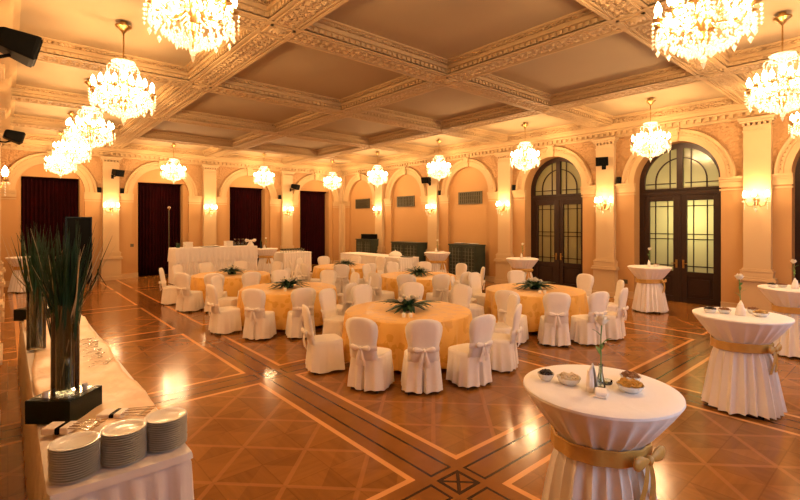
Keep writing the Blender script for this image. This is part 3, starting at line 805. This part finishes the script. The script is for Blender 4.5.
# foliage centrepieces
def rose(mb, p, r=.04, seed=0):
    rn = random.Random(seed)
    for lay, (n, rr, hh) in enumerate(((3, .45, 1.), (5, .75, .85), (6, 1.05, .6))):
        for k in range(n):
            a = 2 * pi * k / n + lay * .5 + rn.random() * .3
            rows = []
            for t_ in (0, .4, .8, 1.):
                q = r * rr * (.25 + .75 * t_ ** .7); z = p[2] + r * (hh * 1.5 * t_ - .6); ww = .62 * (1 if t_ < .9 else .6)
                rows.append([(p[0] + q * cos(a + d), p[1] + q * sin(a + d), z - abs(d) * r * .2) for d in (-ww, -ww / 2, 0, ww / 2, ww)])
            mb.loft(rows, closed=False)
    mb.ball((p[0], p[1], p[2] - r * .1), r * .55, 8, 5)
def centrepiece(loc, label, seed, rz=0):
    rn = random.Random(seed)
    root = thing('centrepiece', label, 'flower arrangement', loc, rz, group='leafy centrepieces on the gold tables')
    b = MB()
    for k in range(30):
        a = 2 * pi * k / 30 + rn.uniform(-.12, .12); L = rn.uniform(.30, .50)
        b.blade((.03 * cos(a), .03 * sin(a), .06), a, rn.uniform(.15, .6), L, rn.uniform(.030, .052), rn.uniform(.25, .5), zmin=.012)
    for k in range(22):
        a = rn.uniform(0, 6.28); b.blade((.04 * cos(a), .04 * sin(a), .06), a, rn.uniform(.5, 1.2), rn.uniform(.16, .30), .034, .3, zmin=.012)
    for q in (2.4, -.75, -.5): b.blade((0, 0, .06), q, .33, .58, .045, .22, zmin=.012)
    b.build('leaves', LEAF, root, smooth=True, solid=.002)
    b = MB(); b.lathe([(0, 0), (.09, 0), (.11, .03), (.10, .06), (0, .07)], 16); b.build('bowl', DGREEN, root, smooth=True)
    for k in range(5):
        a = 2 * pi * k / 5 + rn.random(); r = rn.uniform(.06, .17)
        q = MB(); rose(q, (r * cos(a), r * sin(a), rn.uniform(.16, .21)), .050, seed * 9 + k); q.build('rose', ROSEM, root, smooth=True)
    return root
for i, (k, ((cx, cy), angs)) in enumerate(TABLES.items()):
    round_table('round table under a gold damask cloth, the ' + WORD[k].replace(' round table', ' one of six'), (cx, cy, 0))
    centrepiece((cx, cy, TZ + .001), 'leafy green centrepiece with white roses on the ' + WORD[k], i + 3, .35 * i)
    rad = {(q[0] if isinstance(q, tuple) else q) % 360: (q[1] if isinstance(q, tuple) else 1.5) for q in angs}; angs = list(rad)
    cam = math.degrees(math.atan2(-cy, -cx)) % 360          # the side nearest the camera
    order = sorted(angs, key=lambda a: abs(((a - cam + 180) % 360) - 180))
    near = order[0] % 360
    cyc = sorted([a % 360 for a in angs], key=lambda a: (near - a) % 360)      # seen from above, clockwise from the nearest
    for j, a in enumerate(cyc):
        pos = 'nearest the camera' if j == 0 else '%s clockwise from nearest' % ORD[j - 1]
        place_chair(cx, cy, a, rad[a], 'white covered chair at the %s, %s' % (WORD[k].replace(', nearest the camera', ''), pos), 'white covered chairs around the round tables')
# votive glasses by the centrepieces
for (x, y, l) in ((4.58, 5.22, 'small white candle left of the pair before the front left centrepiece'), (4.66, 5.15, 'small white candle right of the pair before the front left centrepiece'), (8.24, 5.17, 'small white candle left of the pair before the front right centrepiece'), (8.31, 5.10, 'small white candle right of the pair before the front right centrepiece'), (4.43, 8.83, 'small white candle before the middle left centrepiece')):
    b = MB(); b.lathe([(0, 0), (.028, 0), (.03, .06), (.027, .065), (.022, .055), (0, .055)], 14); b.tube([(0, 0, .055), (0, 0, .07)], .002, 5)
    tag(b.build('votive_candle', ROSEM, loc=(x, y, TZ + .001), smooth=True), l, 'candle', 'white candles on the gold tables')
# ------------------------------------------------------------------ high tables
HZ, HR = 1.11, .488
def make_high_table():
    root = thing('cocktail_table', 'x', 'high table')
    b = MB(); N = 240; rings = []
    rn = random.Random(5); ph = [rn.uniform(0, 6.28) for _ in range(6)]
    def fold(th):
        q = th * 11 + ph[0] + .9 * sin(2 * th + ph[4]) + .6 * sin(3 * th + ph[5])
        return (1 - abs(sin(q / 1.)) ** .8) * 1.5 - .6 + .35 * sin(th * 7 + ph[1]) + .22 * sin(th * 23 + ph[2])
    for r, z, t_ in ((.2, HZ, 0), (.40, HZ, 0), (HR - .015, HZ, 0), (HR, HZ - .006, 0), (HR + .002, HZ - .02, .03), (HR - .03, HZ - .07, .16), (.40, .965, .34), (.33, .875, .5), (.272, .815, .34), (.255, .77, .25), (.262, .71, .35), (.285, .62, .7), (.315, .45, .95), (.345, .25, 1.15), (.372, .10, 1.25), (.382, .035, 1.3)):
        ring = []
        for k in range(N):
            th = 2 * pi * k / N
            rr = r + t_ * .034 * fold(th); ring.append((rr * cos(th), rr * sin(th), z + (.012 * sin(th * 4 + ph[3]) if z < .04 else 0)))
        rings.append(ring)
    b.loft(rings, (True, False)); b.build('tablecloth', WHITE, root, smooth=True)
    b = MB(); rings = []
    for z, dr in ((.715, .030), (.722, .040), (.77, .036), (.812, .040), (.818, .030)):
        rings.append([((.266 + dr + .006 * sin(13 * q)) * cos(q), (.266 + dr + .006 * sin(13 * q)) * sin(q), z + .008 * sin(2 * q)) for q in [2 * pi * k / 64 for k in range(64)]])
    b.loft(rings, (False, False)); rb = b.build('ribbon', RIBBON, root, smooth=True)
    b = MB(); M = Matrix.Rotation(R(-98) + pi / 2, 4, 'Z') @ Matrix.Translation((0, -.31, .765)); bow(b, M, 1.15, .27); b.build('bow', RIBBON, rb, smooth=True)
    b = MB(); b.lathe([(.05, .06), (.05, 1.06), (.44, 1.065), (.44, 1.09), (0, 1.09)], 20)
    for k in range(4):
        a = pi / 4 + pi / 2 * k; b.tube([(0, 0, .07), (.2 * cos(a), .2 * sin(a), .05), (.37 * cos(a), .37 * sin(a), .02)], [.03, .025, .018])
    b.build('table_base', BLACK, root, smooth=True)
    return root
HT = [((2.985, 1.425), 'white high cocktail table with gold ribbon in the right foreground, nearest'), ((6.63, 1.45), 'white high cocktail table with gold ribbon, second nearest, before the large pilaster'),
      ((10.0, 1.45), 'white high cocktail table with gold ribbon cut off by right edge'), ((12.14, 4.53), 'white high cocktail table in front of the lit glazed door'),
      ((12.0, 8.14), 'white high cocktail table in front of the middle glazed door'), ((12.1, 11.9), 'white high cocktail table beside the end of skirted side table, before a pilaster'),
      ((8.36, 18.45), 'grey-white high cocktail table between bar counter and glassware table'), ((.42, 18.9), 'white high cocktail table far left, half hidden behind the reeds')]
ht0 = None
for i, ((x, y), l) in enumerate(HT):
    rz = 0 if i < 3 else random.uniform(-.3, .3)
    if ht0 is None: ht0 = make_high_table(); ht0.location = (x, y, 0); ht0['label'] = l; ht0['group'] = 'white high cocktail tables'
    else: dup(ht0, (x, y, 0), rz, l, 'white high cocktail tables')
# table-top things: bud vase with rose, napkin, bowls
dv = Vector((.653, .757, 0)); rv = Vector((.757, -.653, 0))
def at(x, y, du, dd, z=HZ): p = Vector((x, y, 0)) + rv * du + dv * dd; return (p.x, p.y, z + .001)
def make_bud_vase(lean=.03):
    root = thing('bud_vase', 'x', 'vase')
    b = MB(); b.lathe([(.0, 0), (.028, 0), (.03, .01), (.024, .05), (.013, .10), (.012, .14), (.016, .155), (.0145, .155), (.0105, .14), (.0115, .1), (.022, .05), (.0, .012)], 16); b.build('glass', GLASS, root, smooth=True)
    return root
def make_flower(h):
    root = thing('cut_rose', 'x', 'flower')
    b = MB(); b.tube([(0, 0, 0), (.004, 0, h * .4), (.012, .004, h * .75), (.016, .0, h - .03)], [.005, .004, .004, .005], 6); b.build('stem', STEMM, root, smooth=True)
    b = MB()
    for k, (z, a) in enumerate(((.45, 1.), (.55, 3.6), (.62, 5.2), (.75, 2.4))): b.blade((.008, 0, h * z), a, .9, .10, .014, .3)
    b.build('leaf', STEMM, root, solid=.001)
    b = MB(); rose(b, (.016, 0, h), .046, 4); b.build('bloom', ROSEM, root, smooth=True)
    return root
def make_napkin():
    root = None
    b = MB()
    for k in range(3):     # folded cone with overlapping wings
        a0 = k * .5 - .5; rows = []
        for z, r in ((0, .055 - .008 * k), (.07, .045 - .006 * k), (.13, .026), (.175 - .02 * k, .004)):
            rows.append([(r * cos(a0 + q) * (1 + .15 * sin(3 * q)), r * sin(a0 + q) * .6 + .008 * k, z) for q in [pi * j / 12 for j in range(-3, 16)]])
        b.loft(rows, closed=False)
    return b.build('napkin', SATIN, smooth=True, solid=.003)
TN = ['nearest', 'second nearest', 'right edge', 'lit door', 'middle door', 'side table', 'bar end', 'far left']
TD = ['on the nearest high table', 'on the second nearest high table', 'on the high table at right edge', 'on the high table before the lit glazed door', 'on the high table before the middle glazed door', 'on the high table beside the skirted side table', 'on the grey-white high table by the bar counter']
v0 = f0 = n0 = None
for i, ((x, y), _) in enumerate(HT[:7]):
    du, dd = (.0, -.02) if i == 0 else (0, .0)
    p = at(x, y, du, dd)
    if v0 is None: v0 = make_bud_vase(); o = v0
    else: o = dup(v0)
    o.location = p; o['label'] = 'slim clear glass bud vase ' + TD[i]; o['group'] = 'bud vases on the high tables'
    if f0 is None: f0 = make_flower(.43); o = f0
    else: o = dup(f0)
    o.location = (p[0], p[1], p[2] + .014); o.rotation_euler = (0, 0, i * 1.3); o['label'] = 'cream rose on a tall green stem ' + TD[i]; o['group'] = 'cut roses on the high tables'
    p = at(x, y, -.05 if i else -.075, -.07)
    if n0 is None: n0 = make_napkin(); o = n0
    else: o = dup(n0)
    o.location = p; o.rotation_euler = (0, 0, .4 + i); tag(o, 'white napkin folded upright ' + TD[i], 'napkin', 'folded napkins on the high tables')
def bowl(name, loc, r, fillmat, label, cat, kind='round', group=None):
    root = thing(name, label, cat, loc, random.uniform(0, 3), group)
    b = MB(); b.lathe([(0, 0), (r * .55, 0), (r * .85, .02), (r, .045), (r * 1.0, .048), (r * .95, .046), (r * .8, .024), (0, .012)], 28); b.build('dish', PORC, root, smooth=True)
    b = MB(); rn = random.Random(len(label))
    n = 46
    for k in range(n):
        q = r * .8 * sqrt(rn.random()); a = rn.random() * 6.28; z = .030 + .028 * (1 - (q / r) ** 2) + rn.uniform(0, .012)
        M = Matrix.Translation((q * cos(a), q * sin(a), z)) @ Matrix.Rotation(rn.random() * 3, 4, 'X') @ Matrix.Rotation(rn.random() * 3, 4, 'Z')
        if kind == 'chip': b.ball((0, 0, 0), .022, 8, 4, (1, .9, .15), M=M)
        else: b.ball((0, 0, 0), .010, 6, 4, (1.3, .9, .9), M=M)
    stuff(b.build('snack', fillmat, root, smooth=True))
    return root
hx, hy = HT[0][0]
bowl('snack_bowl', at(hx, hy, -.315, .13), .056, OLIVE, 'small white bowl of dark olives, leftmost on nearest high table', 'bowl', group='snack bowls on the nearest high table')
bowl('snack_bowl', at(hx, hy, -.185, .05), .078, DIP, 'white bowl of pale snacks between olives and napkin on nearest high table', 'bowl', group='snack bowls on the nearest high table')
bowl('snack_bowl', at(hx, hy, .245, .075), .066, NUT, 'small bowl of brown nuts, right side of nearest high table', 'bowl', group='snack bowls on the nearest high table')
bowl('snack_bowl', at(hx, hy, .16, -.09), .082, CHIP, 'white bowl of golden crisps in front on nearest high table', 'bowl', 'chip', group='snack bowls on the nearest high table')
b = MB(); b.box(-.06, .06, -.04, .04, 0, .012, M=Matrix.Rotation(.3, 4, 'Z')); b.box(-.05, .05, -.035, .035, .012, .035, M=Matrix.Rotation(.5, 4, 'Z'))
tag(b.build('folded_napkin', SATIN, loc=at(hx, hy, -.06, -.16), bevel=.008), 'flat folded white napkin in front of the nearest bud vase', 'napkin')
b = MB(); b.lathe([(0, 0), (.04, 0), (.045, .02), (.042, .022), (.036, .006), (0, .005)], 20); tag(b.build('ashtray', GLASS, loc=at(hx, hy, .07, .06), smooth=True), 'small clear glass dish right of the nearest bud vase', 'dish')
for (x, y), w_ in ((HT[1][0], 'second nearest high table'), (HT[2][0], 'high table at the right edge')):
    bowl('snack_bowl', at(x, y, -.30, .10), .07, OLIVE, 'bowl of dark snacks, left on the ' + w_, 'bowl', group='snack bowls on other high tables')
    bowl('snack_bowl', at(x, y, -.16, .05), .07, NUT, 'bowl of brown snacks beside the napkin on the ' + w_, 'bowl', group='snack bowls on other high tables')
    bowl('snack_bowl', at(x, y, .13, -.14), .08, CHIP, 'bowl of golden crisps in front on the ' + w_, 'bowl', 'chip', group='snack bowls on other high tables')
    bowl('snack_bowl', at(x, y, .20, .07), .065, NUT, 'bowl of nuts, right on the ' + w_, 'bowl', group='snack bowls on other high tables')
for i in (3, 4, 5):
    (x, y), _ = HT[i]
    bowl('snack_bowl', at(x, y, .2, .05), .07, NUT, 'small bowl of nuts ' + TD[i], 'bowl', group='snack bowls on other high tables')
# ------------------------------------------------------------------ skirted buffet tables
def skirted(name, x0, x1, y0, y1, h, label, cat, over=0., group=None, pleat=.02):
    cx, cy = (x0 + x1) / 2, (y0 + y1) / 2
    root = thing(name, label, cat, (cx, cy, 0), group=group)
    a, b_ = (x1 - x0) / 2, (y1 - y0) / 2
    def outline(off, amp, freq, z):
        pts = []
        per = [(-a, -b_, a, -b_), (a, -b_, a, b_), (a, b_, -a, b_), (-a, b_, -a, -b_)]
        s_ = 0
        for (p0, q0, p1, q1) in per:
            L = math.hypot(p1 - p0, q1 - q0); n = max(8, int(L / .03)); ux, uy = (p1 - p0) / L, (q1 - q0) / L
            for k in range(n):
                t_ = k / n * L; ww = off + amp * sin(freq * (s_ + t_)) + amp * .4 * sin(freq * .37 * (s_ + t_))
                ed = min(1, t_ / .05, (L - t_) / .05)
                px, py = p0 + ux * t_ + uy * (ww * ed + off * (1 - ed)), q0 + uy * t_ - ux * (ww * ed + off * (1 - ed))
                pts.append((px - ux * 0, py, z))
            s_ += L
        return pts
    m_ = MB(); m_.loft([outline(0, 0, 1, h - .03), outline(.012, pleat * .5, 52, h - .10), outline(.02, pleat * .8, 52, h * .5), outline(.03, pleat, 52, .02)], (False, False))
    m_.build('skirt', WHITE, root, smooth=True)
    m_ = MB(); rings = [outline(-.01, 0, 1, h), outline(.012, 0, 1, h - .004), outline(.018, .002, 30, h - .03)]
    if over: rings += [outline(.03, .018, 38, h - over * .5), outline(.045, .026, 38, h - over)]
    else: rings += [outline(.02, .002, 30, h - .05)]
    m_.loft(rings, (True, False)); m_.build('top_cloth', WHITE, root, smooth=True)
    m_ = MB(); m_.box(-a + .05, a - .05, -b_ + .05, b_ - .05, h - .05, h - .02)
    for sx in (-1, 1):
        for sy in (-1, 1): m_.box(sx * (a - .1) - .02, sx * (a - .1) + .02, sy * (b_ - .1) - .02, sy * (b_ - .1) + .02, 0, h - .05)
    m_.build('table_frame', LEGM, root)
    return root
skirted('bar_counter', 4.47, 7.46, 17.3, 18.1, 1.30, 'long white draped bar counter before the back wall curtains', 'bar counter', .5)
skirted('side_table', 9.08, 10.42, 18.25, 19.2, .90, 'white skirted table with rows of glasses before the corner doorway', 'table')
skirted('side_table', 11.0, 11.95, 12.75, 16.7, .90, 'long white skirted side table along the right wall cabinets', 'table')
# the buffet at the left edge
skirted('buffet_table', .17, .87, 3.04, 9.1, .76, 'long white draped buffet table along the left edge with plate stacks', 'buffet table', pleat=.025)
# rumpled satin runner on it
b = MB(); rn = random.Random(11); rows = []
ny = 110
for j in range(ny + 1):
    y = 3.62 + (9.0 - 3.62) * j / ny; row = []
    x0 = .20 + .03 * sin(y * 2.1) ; x1 = .86 + .02 * sin(y * 3.3) 
    for k in range(25):
        x = x0 + (x1 - x0) * k / 24
        z = .766 + .020 * (.5 + .5 * sin(6 * x + 4.1 * y + 1.7 * sin(2.3 * y))) ** 2 + .016 * (.5 + .5 * sin(11 * x - 7.5 * y + sin(3 * y))) ** 2.5 + .008 * (.5 + .5 * sin(19 * y + 9 * x)) ** 2
        row.append((x, y, z))
    rows.append(row)
b.loft(rows, closed=False); tag(b.build('table_runner', RUNNER, smooth='all', solid=.003), 'rumpled peach satin runner over the left buffet table', 'table runner')
# plate stacks
pl = None
PR = .122
for si, (x, y, nm) in enumerate(((.290, 3.18, 'left'), (.535, 3.195, 'middle'), (.776, 3.215, 'right'))):
    for k in range(14):
        z = .761 + .0136 * k
        top = 13 - k
        l = ('topmost white dinner plate of the %s stack' % nm) if top == 0 else ('bottom white dinner plate of the %s stack' % nm if k == 0 else 'white dinner plate, %s from the top of the %s stack' % (ORD[top], nm))
        if pl is None:
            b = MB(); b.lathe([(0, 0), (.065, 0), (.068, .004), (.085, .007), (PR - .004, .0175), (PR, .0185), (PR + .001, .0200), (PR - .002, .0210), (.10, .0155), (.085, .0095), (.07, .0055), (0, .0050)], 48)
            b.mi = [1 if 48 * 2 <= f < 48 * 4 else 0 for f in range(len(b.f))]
            pl = b.build('dinner_plate', [PORC, GAP_SHADE], smooth=True); o = pl
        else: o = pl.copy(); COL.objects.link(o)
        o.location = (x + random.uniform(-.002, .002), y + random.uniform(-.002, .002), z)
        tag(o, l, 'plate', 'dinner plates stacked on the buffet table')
# cutlery wrapped in napkins
def fork():
    b = MB(); b.tube([(0, 0, .004), (.08, 0, .006), (.13, 0, .008)], [.004, .003, .003], 6)
    b.loft([[(x, y, z), (x, -y, z), (x, -y, z + .002), (x, y, z + .002)] for x, y, z in ((.13, .003, .007), (.145, .011, .006), (.16, .012, .004))])
    for q in (-.009, -.003, .003, .009): b.tube([(.16, q, .005), (.20, q, .008)], .0016, 4)
    return b
fk = None
for (x, y, nm) in ((.27, 3.84, 'left'), (.58, 3.86, 'right')):
    M0 = Matrix.Rotation(R(-38), 4, 'Z')
    b = MB(); b.box(-.09, .0, -.06, .06, 0, .045, M=M0); b.box(.03, .085, -.06, .06, 0, .048, M=M0)
    nap = b.build('cutlery_napkin', SATIN, loc=(x, y, .787), bevel=.01); tag(nap, 'white napkin roll holding forks behind the %s part of the plate stacks' % nm, 'napkin', 'napkin rolls on the buffet')
    b = MB(); b.box(.0, .03, -.062, .062, 0, .046, M=M0); b.build('napkin_ring', BLACK, nap, bevel=.008)
    for k in range(6):
        if fk is None: fk = fork().build('fork', STEEL, smooth=True); o = fk
        else: o = fk.copy(); COL.objects.link(o)
        d = M0 @ Vector((.07, -.05 + .02 * k, .055 + .004 * (k % 2)))
        o.location = (x + d.x, y + d.y, .787 + d.z - .02); o.rotation_euler = (0, 0, R(-38) + .05 * (k - 2.5))
        tag(o, 'steel fork fanned out of the %s napkin roll' % nm, 'fork', 'forks in the %s napkin roll' % nm)
# spoons spread along the right edge of the buffet
sp0 = None
for k in range(18):
    if sp0 is None:
        b = MB(); b.tube([(0, 0, .004), (.07, 0, .008), (.12, 0, .006)], [.0045, .003, .003], 6); b.ball((.145, 0, .006), .022, 10, 6, (1.25, .75, .28)); sp0 = b.build('spoon', STEEL, smooth=True); o = sp0
    else: o = sp0.copy(); COL.objects.link(o)
    o.location = (.60 + .03 * (k % 3), 5.35 + .075 * k, .790 + .004 * (k % 2)); o.rotation_euler = (0, 0, R(20) + random.uniform(-.4, .4))
    tag(o, 'steel spoon in the spread of cutlery beside the tall vase', 'spoon', 'spoons spread along the buffet')
# dark boxes, vases and reeds
def box_riser(x, y, s_, h, label, rz):
    b = MB(); a = s_ / 2; b.box(-a, a, -a, a, 0, h); b.box(-a + .012, a - .012, -a + .012, a - .012, h, h + .003)
    return tag(b.build('display_box', DGREEN, loc=(x, y, .772), rot=(0, 0, rz), bevel=.003), label, 'display box', 'dark display boxes on the buffet')
box_riser(.325, 4.19, .33, .165, 'dark green square display box under the tall reed vase', R(47))
box_riser(.36, 8.70, .42, .165, 'dark green display box at the far end of the buffet', R(47))
mi = MB(); mi.box(-.13, .13, -.13, .13, 0, .004); tag(mi.build('mirror_tile', STEEL, loc=(.325, 4.19, .9405), rot=(0, 0, R(47))), 'square mirror tile on the dark display box under the vase', 'mirror')
for x, y, l in ((.205, 4.155, 'small white tealight left of the tall vase'), (.445, 4.185, 'small white tealight right of the tall vase')):
    b = MB(); b.lathe([(0, 0), (.018, 0), (.019, .035), (.016, .036), (.015, .03), (0, .03)], 12); tag(b.build('tealight', PORC, loc=(x, y, .945), smooth=True), l, 'candle', 'tealights beside the tall vase')
def vase(x, y, z, r, h, label):
    root = thing('glass_vase', label, 'vase', (x, y, z), group='glass cylinder vases on the buffet')
    b = MB(); b.lathe([(0, 0), (r, 0), (r, h), (r - .004, h), (r - .004, .02), (0, .018)], 32); b.build('cylinder', GLASS, root, smooth=True)
    return root
def reeds(x, y, z, r, h, n, label, seed, spread=.42):
    rn = random.Random(seed)
    root = thing('reed_bunch', label, 'grass arrangement', (x, y, z), group='bunches of reeds in the glass vases')
    b = MB(); p = MB()
    def reed(mb, az, lean, L, w_, bend):
        r0 = r * .8 * sqrt(rn.random()); a0 = rn.random() * 6.28
        bx, by = r0 * cos(a0), r0 * sin(a0); pts = []
        for k in range(7):
            t_ = k / 6; q = lean * L * t_ + bend * t_ ** 3
            lim = r * .88
            xx, yy = bx * (1 - t_ * .6) + q * cos(az), by * (1 - t_ * .6) + q * sin(az)
            zz = L * t_ - .25 * bend * t_ ** 3
            if zz < .66:
                k_ = math.hypot(xx, yy)
                if k_ > lim: xx, yy = xx * lim / k_, yy * lim / k_
            pts.append((xx, yy, zz + .006))
        mb.tube(pts, [w_, w_, w_ * 1.1, w_, w_ * .9, w_ * .6, w_ * .2], 5)
    for k in range(n):
        reed(b, rn.random() * 6.28, rn.uniform(.0, .17), h * rn.uniform(.72, 1.03), rn.uniform(.003, .0065), rn.uniform(-.05, .12))
    for k in range(int(n * .13)):
        reed(p, rn.random() * 6.28, rn.uniform(.03, .2), h * rn.uniform(.7, 1.0), rn.uniform(.003, .005), rn.uniform(0, .15))
    for k in range(int(n * .8)):
        b.blade((rn.uniform(-.5, .5) * r, rn.uniform(-.5, .5) * r, .05), rn.random() * 6.28, rn.uniform(1.40, 1.54), h * rn.uniform(.5, .95), .010, rn.uniform(0, .08), n=7)
    stuff(b.build('green_reeds', GRASS, root, smooth=True)); stuff(p.build('dry_reeds', PALEREED, root, smooth=True))
    return root
vase(.325, 4.19, .945, .088, .66, 'tall glass cylinder vase on the dark display box, nearest')
reeds(.325, 4.19, .945 + .02, .080, 1.22, 105, 'tall bunch of dark green reeds in the nearest glass vase', 2)
vase(.245, 6.55, .786, .088, .70, 'second glass cylinder vase standing on the buffet cloth farther back')
reeds(.245, 6.55, .806, .080, 1.36, 85, 'bunch of dark green reeds in the second glass vase, at left edge', 5)
# tripod easel-like stand between the buffet and the left wall
# ------------------------------------------------------------------ things around the back wall
th = thing('lamp_stand', 'thin dark lamp stand before the second curtained doorway', 'stand', (4.98, 20.2, 0))
b = MB(); b.tube([(0, 0, 0.05), (0, 0, 2.75)], .016); b.build('pole', GRILLE, th)
b = MB(); b.lathe([(0, 0), (.2, 0), (.2, .02), (.03, .05), (0, .05)], 20); b.build('base', BLACK, th, smooth=True)
b = MB(); b.ball((0, 0, 2.82), .07, 12, 8); b.tube([(0, 0, 2.74), (0, -.12, 2.86)], .03); b.build('lamp_head', STEEL, th, smooth=True)
th = thing('black_panel', 'tall black panel standing left of the leftmost lamp pilaster', 'panel', (1.93, 19.9, 0), .1)
b = MB(); b.box(-.40, .40, -.03, .03, .06, 2.42); b.build('board', BLACK, th, bevel=.01)
b = MB(); b.box(-.40, -.36, -.045, .045, .06, 2.42); b.box(.36, .40, -.045, .045, .06, 2.42); b.box(-.40, .40, -.045, .045, 2.38, 2.42); b.build('frame', DGREEN, th)
for x in (-.3, .3):
    b = MB(); b.box(x - .03, x + .03, -.25, .25, 0, .06); b.build('foot', BLACK, th)
# low folded tripod on the floor by the first pilaster pedestal
th = thing('tripod', 'small black folded tripod on the floor left of the pilaster pedestal', 'tripod', (2.35, 18.6, 0))
for k in range(3):
    a = 2 * pi * k / 3 + .4; b = MB(); b.tube([(0, 0, .50), (.28 * cos(a), .28 * sin(a), .012)], .012); b.build('leg', BLACK, th)
b = MB(); b.tube([(0, 0, .45), (0, 0, .62)], .02); b.build('column', BLACK, th)
# on the bar counter
Z = 1.3015
for x, l in ((4.98, 'stack of white napkins at the left end of the bar counter'), (6.45, 'stack of white napkins in the middle of the bar counter')):
    b = MB()
    for k in range(6): b.box(-.13, .13, -.13, .13, .035 * k, .035 * k + .030, M=Matrix.Rotation(.06 * (k % 3), 4, 'Z'))
    tag(b.build('napkin_stack', SATIN, loc=(x, 17.6, Z), bevel=.006), l, 'napkins', 'napkin stacks on the bar counter')
b = MB(); b.lathe([(0, 0), (.2, 0), (.26, .03), (.25, .03), (.19, .01), (0, .01)], 24, M=Matrix.Scale(1.5, 4, (1, 0, 0))); tag(b.build('tray', DRUM, loc=(5.75, 17.6, Z), smooth=True), 'dark oval tray on the bar counter below the lamp pilaster', 'tray')
bt = None
for k in range(7):
    x = 6.74 + .075 * k; y = 17.75 + .06 * (k % 2)
    if bt is None:
        b = MB(); b.lathe([(0, 0), (.034, 0), (.036, .01), (.036, .14), (.014, .19), (.013, .245), (.016, .25), (0, .25)], 14); bt = b.build('bottle', GLASS, smooth=True); o = bt
        q = MB(); q.lathe([(0, .25), (.017, .25), (.017, .275), (0, .275)], 10); q.build('cap', STEEL, bt)
    else: o = dup(bt)
    o.location = (x, y, Z); tag(o, 'small clear bottle in the cluster before the third curtained doorway', 'bottle', 'bottles on the bar counter')
b = MB(); bow(b, Matrix.Translation((0, 0, .2)), 1.6, .18); b.lathe([(0, 0), (.10, 0), (.06, .12), (.03, .2), (0, .2)], 14); tag(b.build('bow_napkin', SATIN, loc=(7.25, 17.45, Z), smooth=True), 'white cloth tied in a bow at the right end of the bar counter', 'napkin')
b = MB(); b.lathe([(0, 0), (.06, 0), (.08, .12), (0, .12)], 12)
for k in range(14): b.blade((0, 0, .1), k * .9, .9, .18, .02, .4)
tag(b.build('small_plant', LEAF, loc=(4.68, 17.75, Z)), 'small dark plant at the left end of the bar counter', 'plant')
b = MB(); b.lathe([(0, 0), (.05, 0), (.05, .26), (.02, .34), (.02, .42), (0, .42)], 14); tag(b.build('wine_bottle', DGREEN, loc=(8.2, 18.6, HZ + .001), smooth=True), 'dark wine bottle on the grey-white high table by bar counter', 'bottle')
# glasses on the corner table
gl = None
for r_ in range(2):
    for k in range(9):
        if gl is None:
            b = MB(); b.lathe([(0, 0), (.04, 0), (.04, .004), (.012, .02), (.012, .06), (.05, .10), (.055, .16), (.05, .16), (.046, .105), (0, .075)], 14); gl = b.build('goblet', GLASS, smooth=True); o = gl
            q = MB(); q.lathe([(0, .085), (.046, .105), (.0495, .13), (0, .13)], 12); q.build('drink', mat('dark_drink', (.05, .015, .01), .1), gl, smooth=True)
        else: o = dup(gl)
        o.location = (9.15 + .125 * k, 18.45 + .2 * r_, .9015); tag(o, 'small goblet in the rows on the corner skirted table', 'glass', 'goblets on the corner table')
# dome and tray on the right side table
b = MB(); b.lathe([(0, 0), (.27, 0), (.27, .02), (.25, .09), (.18, .16), (.08, .2), (.02, .21), (.02, .24), (0, .25)], 24); tag(b.build('dish_cover', PORC, loc=(11.5, 13.6, .9015), smooth=True), 'white domed dish cover on the long side table', 'dish cover')
b = MB(); b.lathe([(0, 0), (.22, 0), (.24, .03), (.22, .03), (.2, .01), (0, .01)], 20, M=Matrix.Scale(1.2, 4, (0, 1, 0))); tag(b.build('tray', CABIN, loc=(11.55, 12.98, .9015), smooth=True), 'dark tray at the near end of the long side table', 'tray')
# wall sockets
for P, u, z, l in ((PW2, 5.78, .42, 'small wall socket beside the pilaster between glazed doors'), (PW1, 3.75, 1.25, 'small switch plate left of the second curtained doorway')):
    b = MB(); b.box(u - .06, u + .06, -.012, 0, z, z + .12, P=P); b.box(u - .03, u + .03, -.016, -.01, z + .03, z + .09, P=P); tag(b.build('wall_plate', GRILLE), l, 'switch')
# ------------------------------------------------------------------ added cool fill lamps in made-up, unseen windows behind the camera
for a in (2, 6, 10):
    ld = bpy.data.lights.new('window_daylight', 'AREA'); ld.shape = 'RECTANGLE'; ld.size = 1.9; ld.size_y = 2.6; ld.energy = 27; ld.color = (.74, .84, 1.)
    o = bpy.data.objects.new('window_daylight', ld); COL.objects.link(o); o.location = (a + 1, Y0 - .13, 2.25); o.rotation_euler = (R(90), 0, 0)
wd = bpy.data.worlds.new('World'); S.world = wd; wd.use_nodes = True
wd.node_tree.nodes['Background'].inputs[0].default_value = (.5, .65, 1, 1); wd.node_tree.nodes['Background'].inputs[1].default_value = .15
# ------------------------------------------------------------------ camera and view
cd = bpy.data.cameras.new('Camera'); cam = bpy.data.objects.new('Camera', cd); COL.objects.link(cam)
cam.location = (0, 0, EYE); cam.rotation_euler = (R(90), 0, R(-40.8)); cd.sensor_width = 36; cd.lens = 454.5 / 800 * 36; cd.shift_y = -27 / 800; cd.clip_start = .02
S.camera = cam
S.view_settings.view_transform = 'Standard'; S.view_settings.look = 'None'; S.view_settings.gamma = 1; S.view_settings.exposure = 0.58
S.view_settings.use_curve_mapping = False
c = S.cycles; c.use_denoising = True; c.blur_glossy = .6; c.sample_clamp_indirect = 4; c.max_bounces = 8; c.diffuse_bounces = 4; c.glossy_bounces = 3; c.transparent_max_bounces = 16; c.caustics_reflective = False; c.caustics_refractive = False
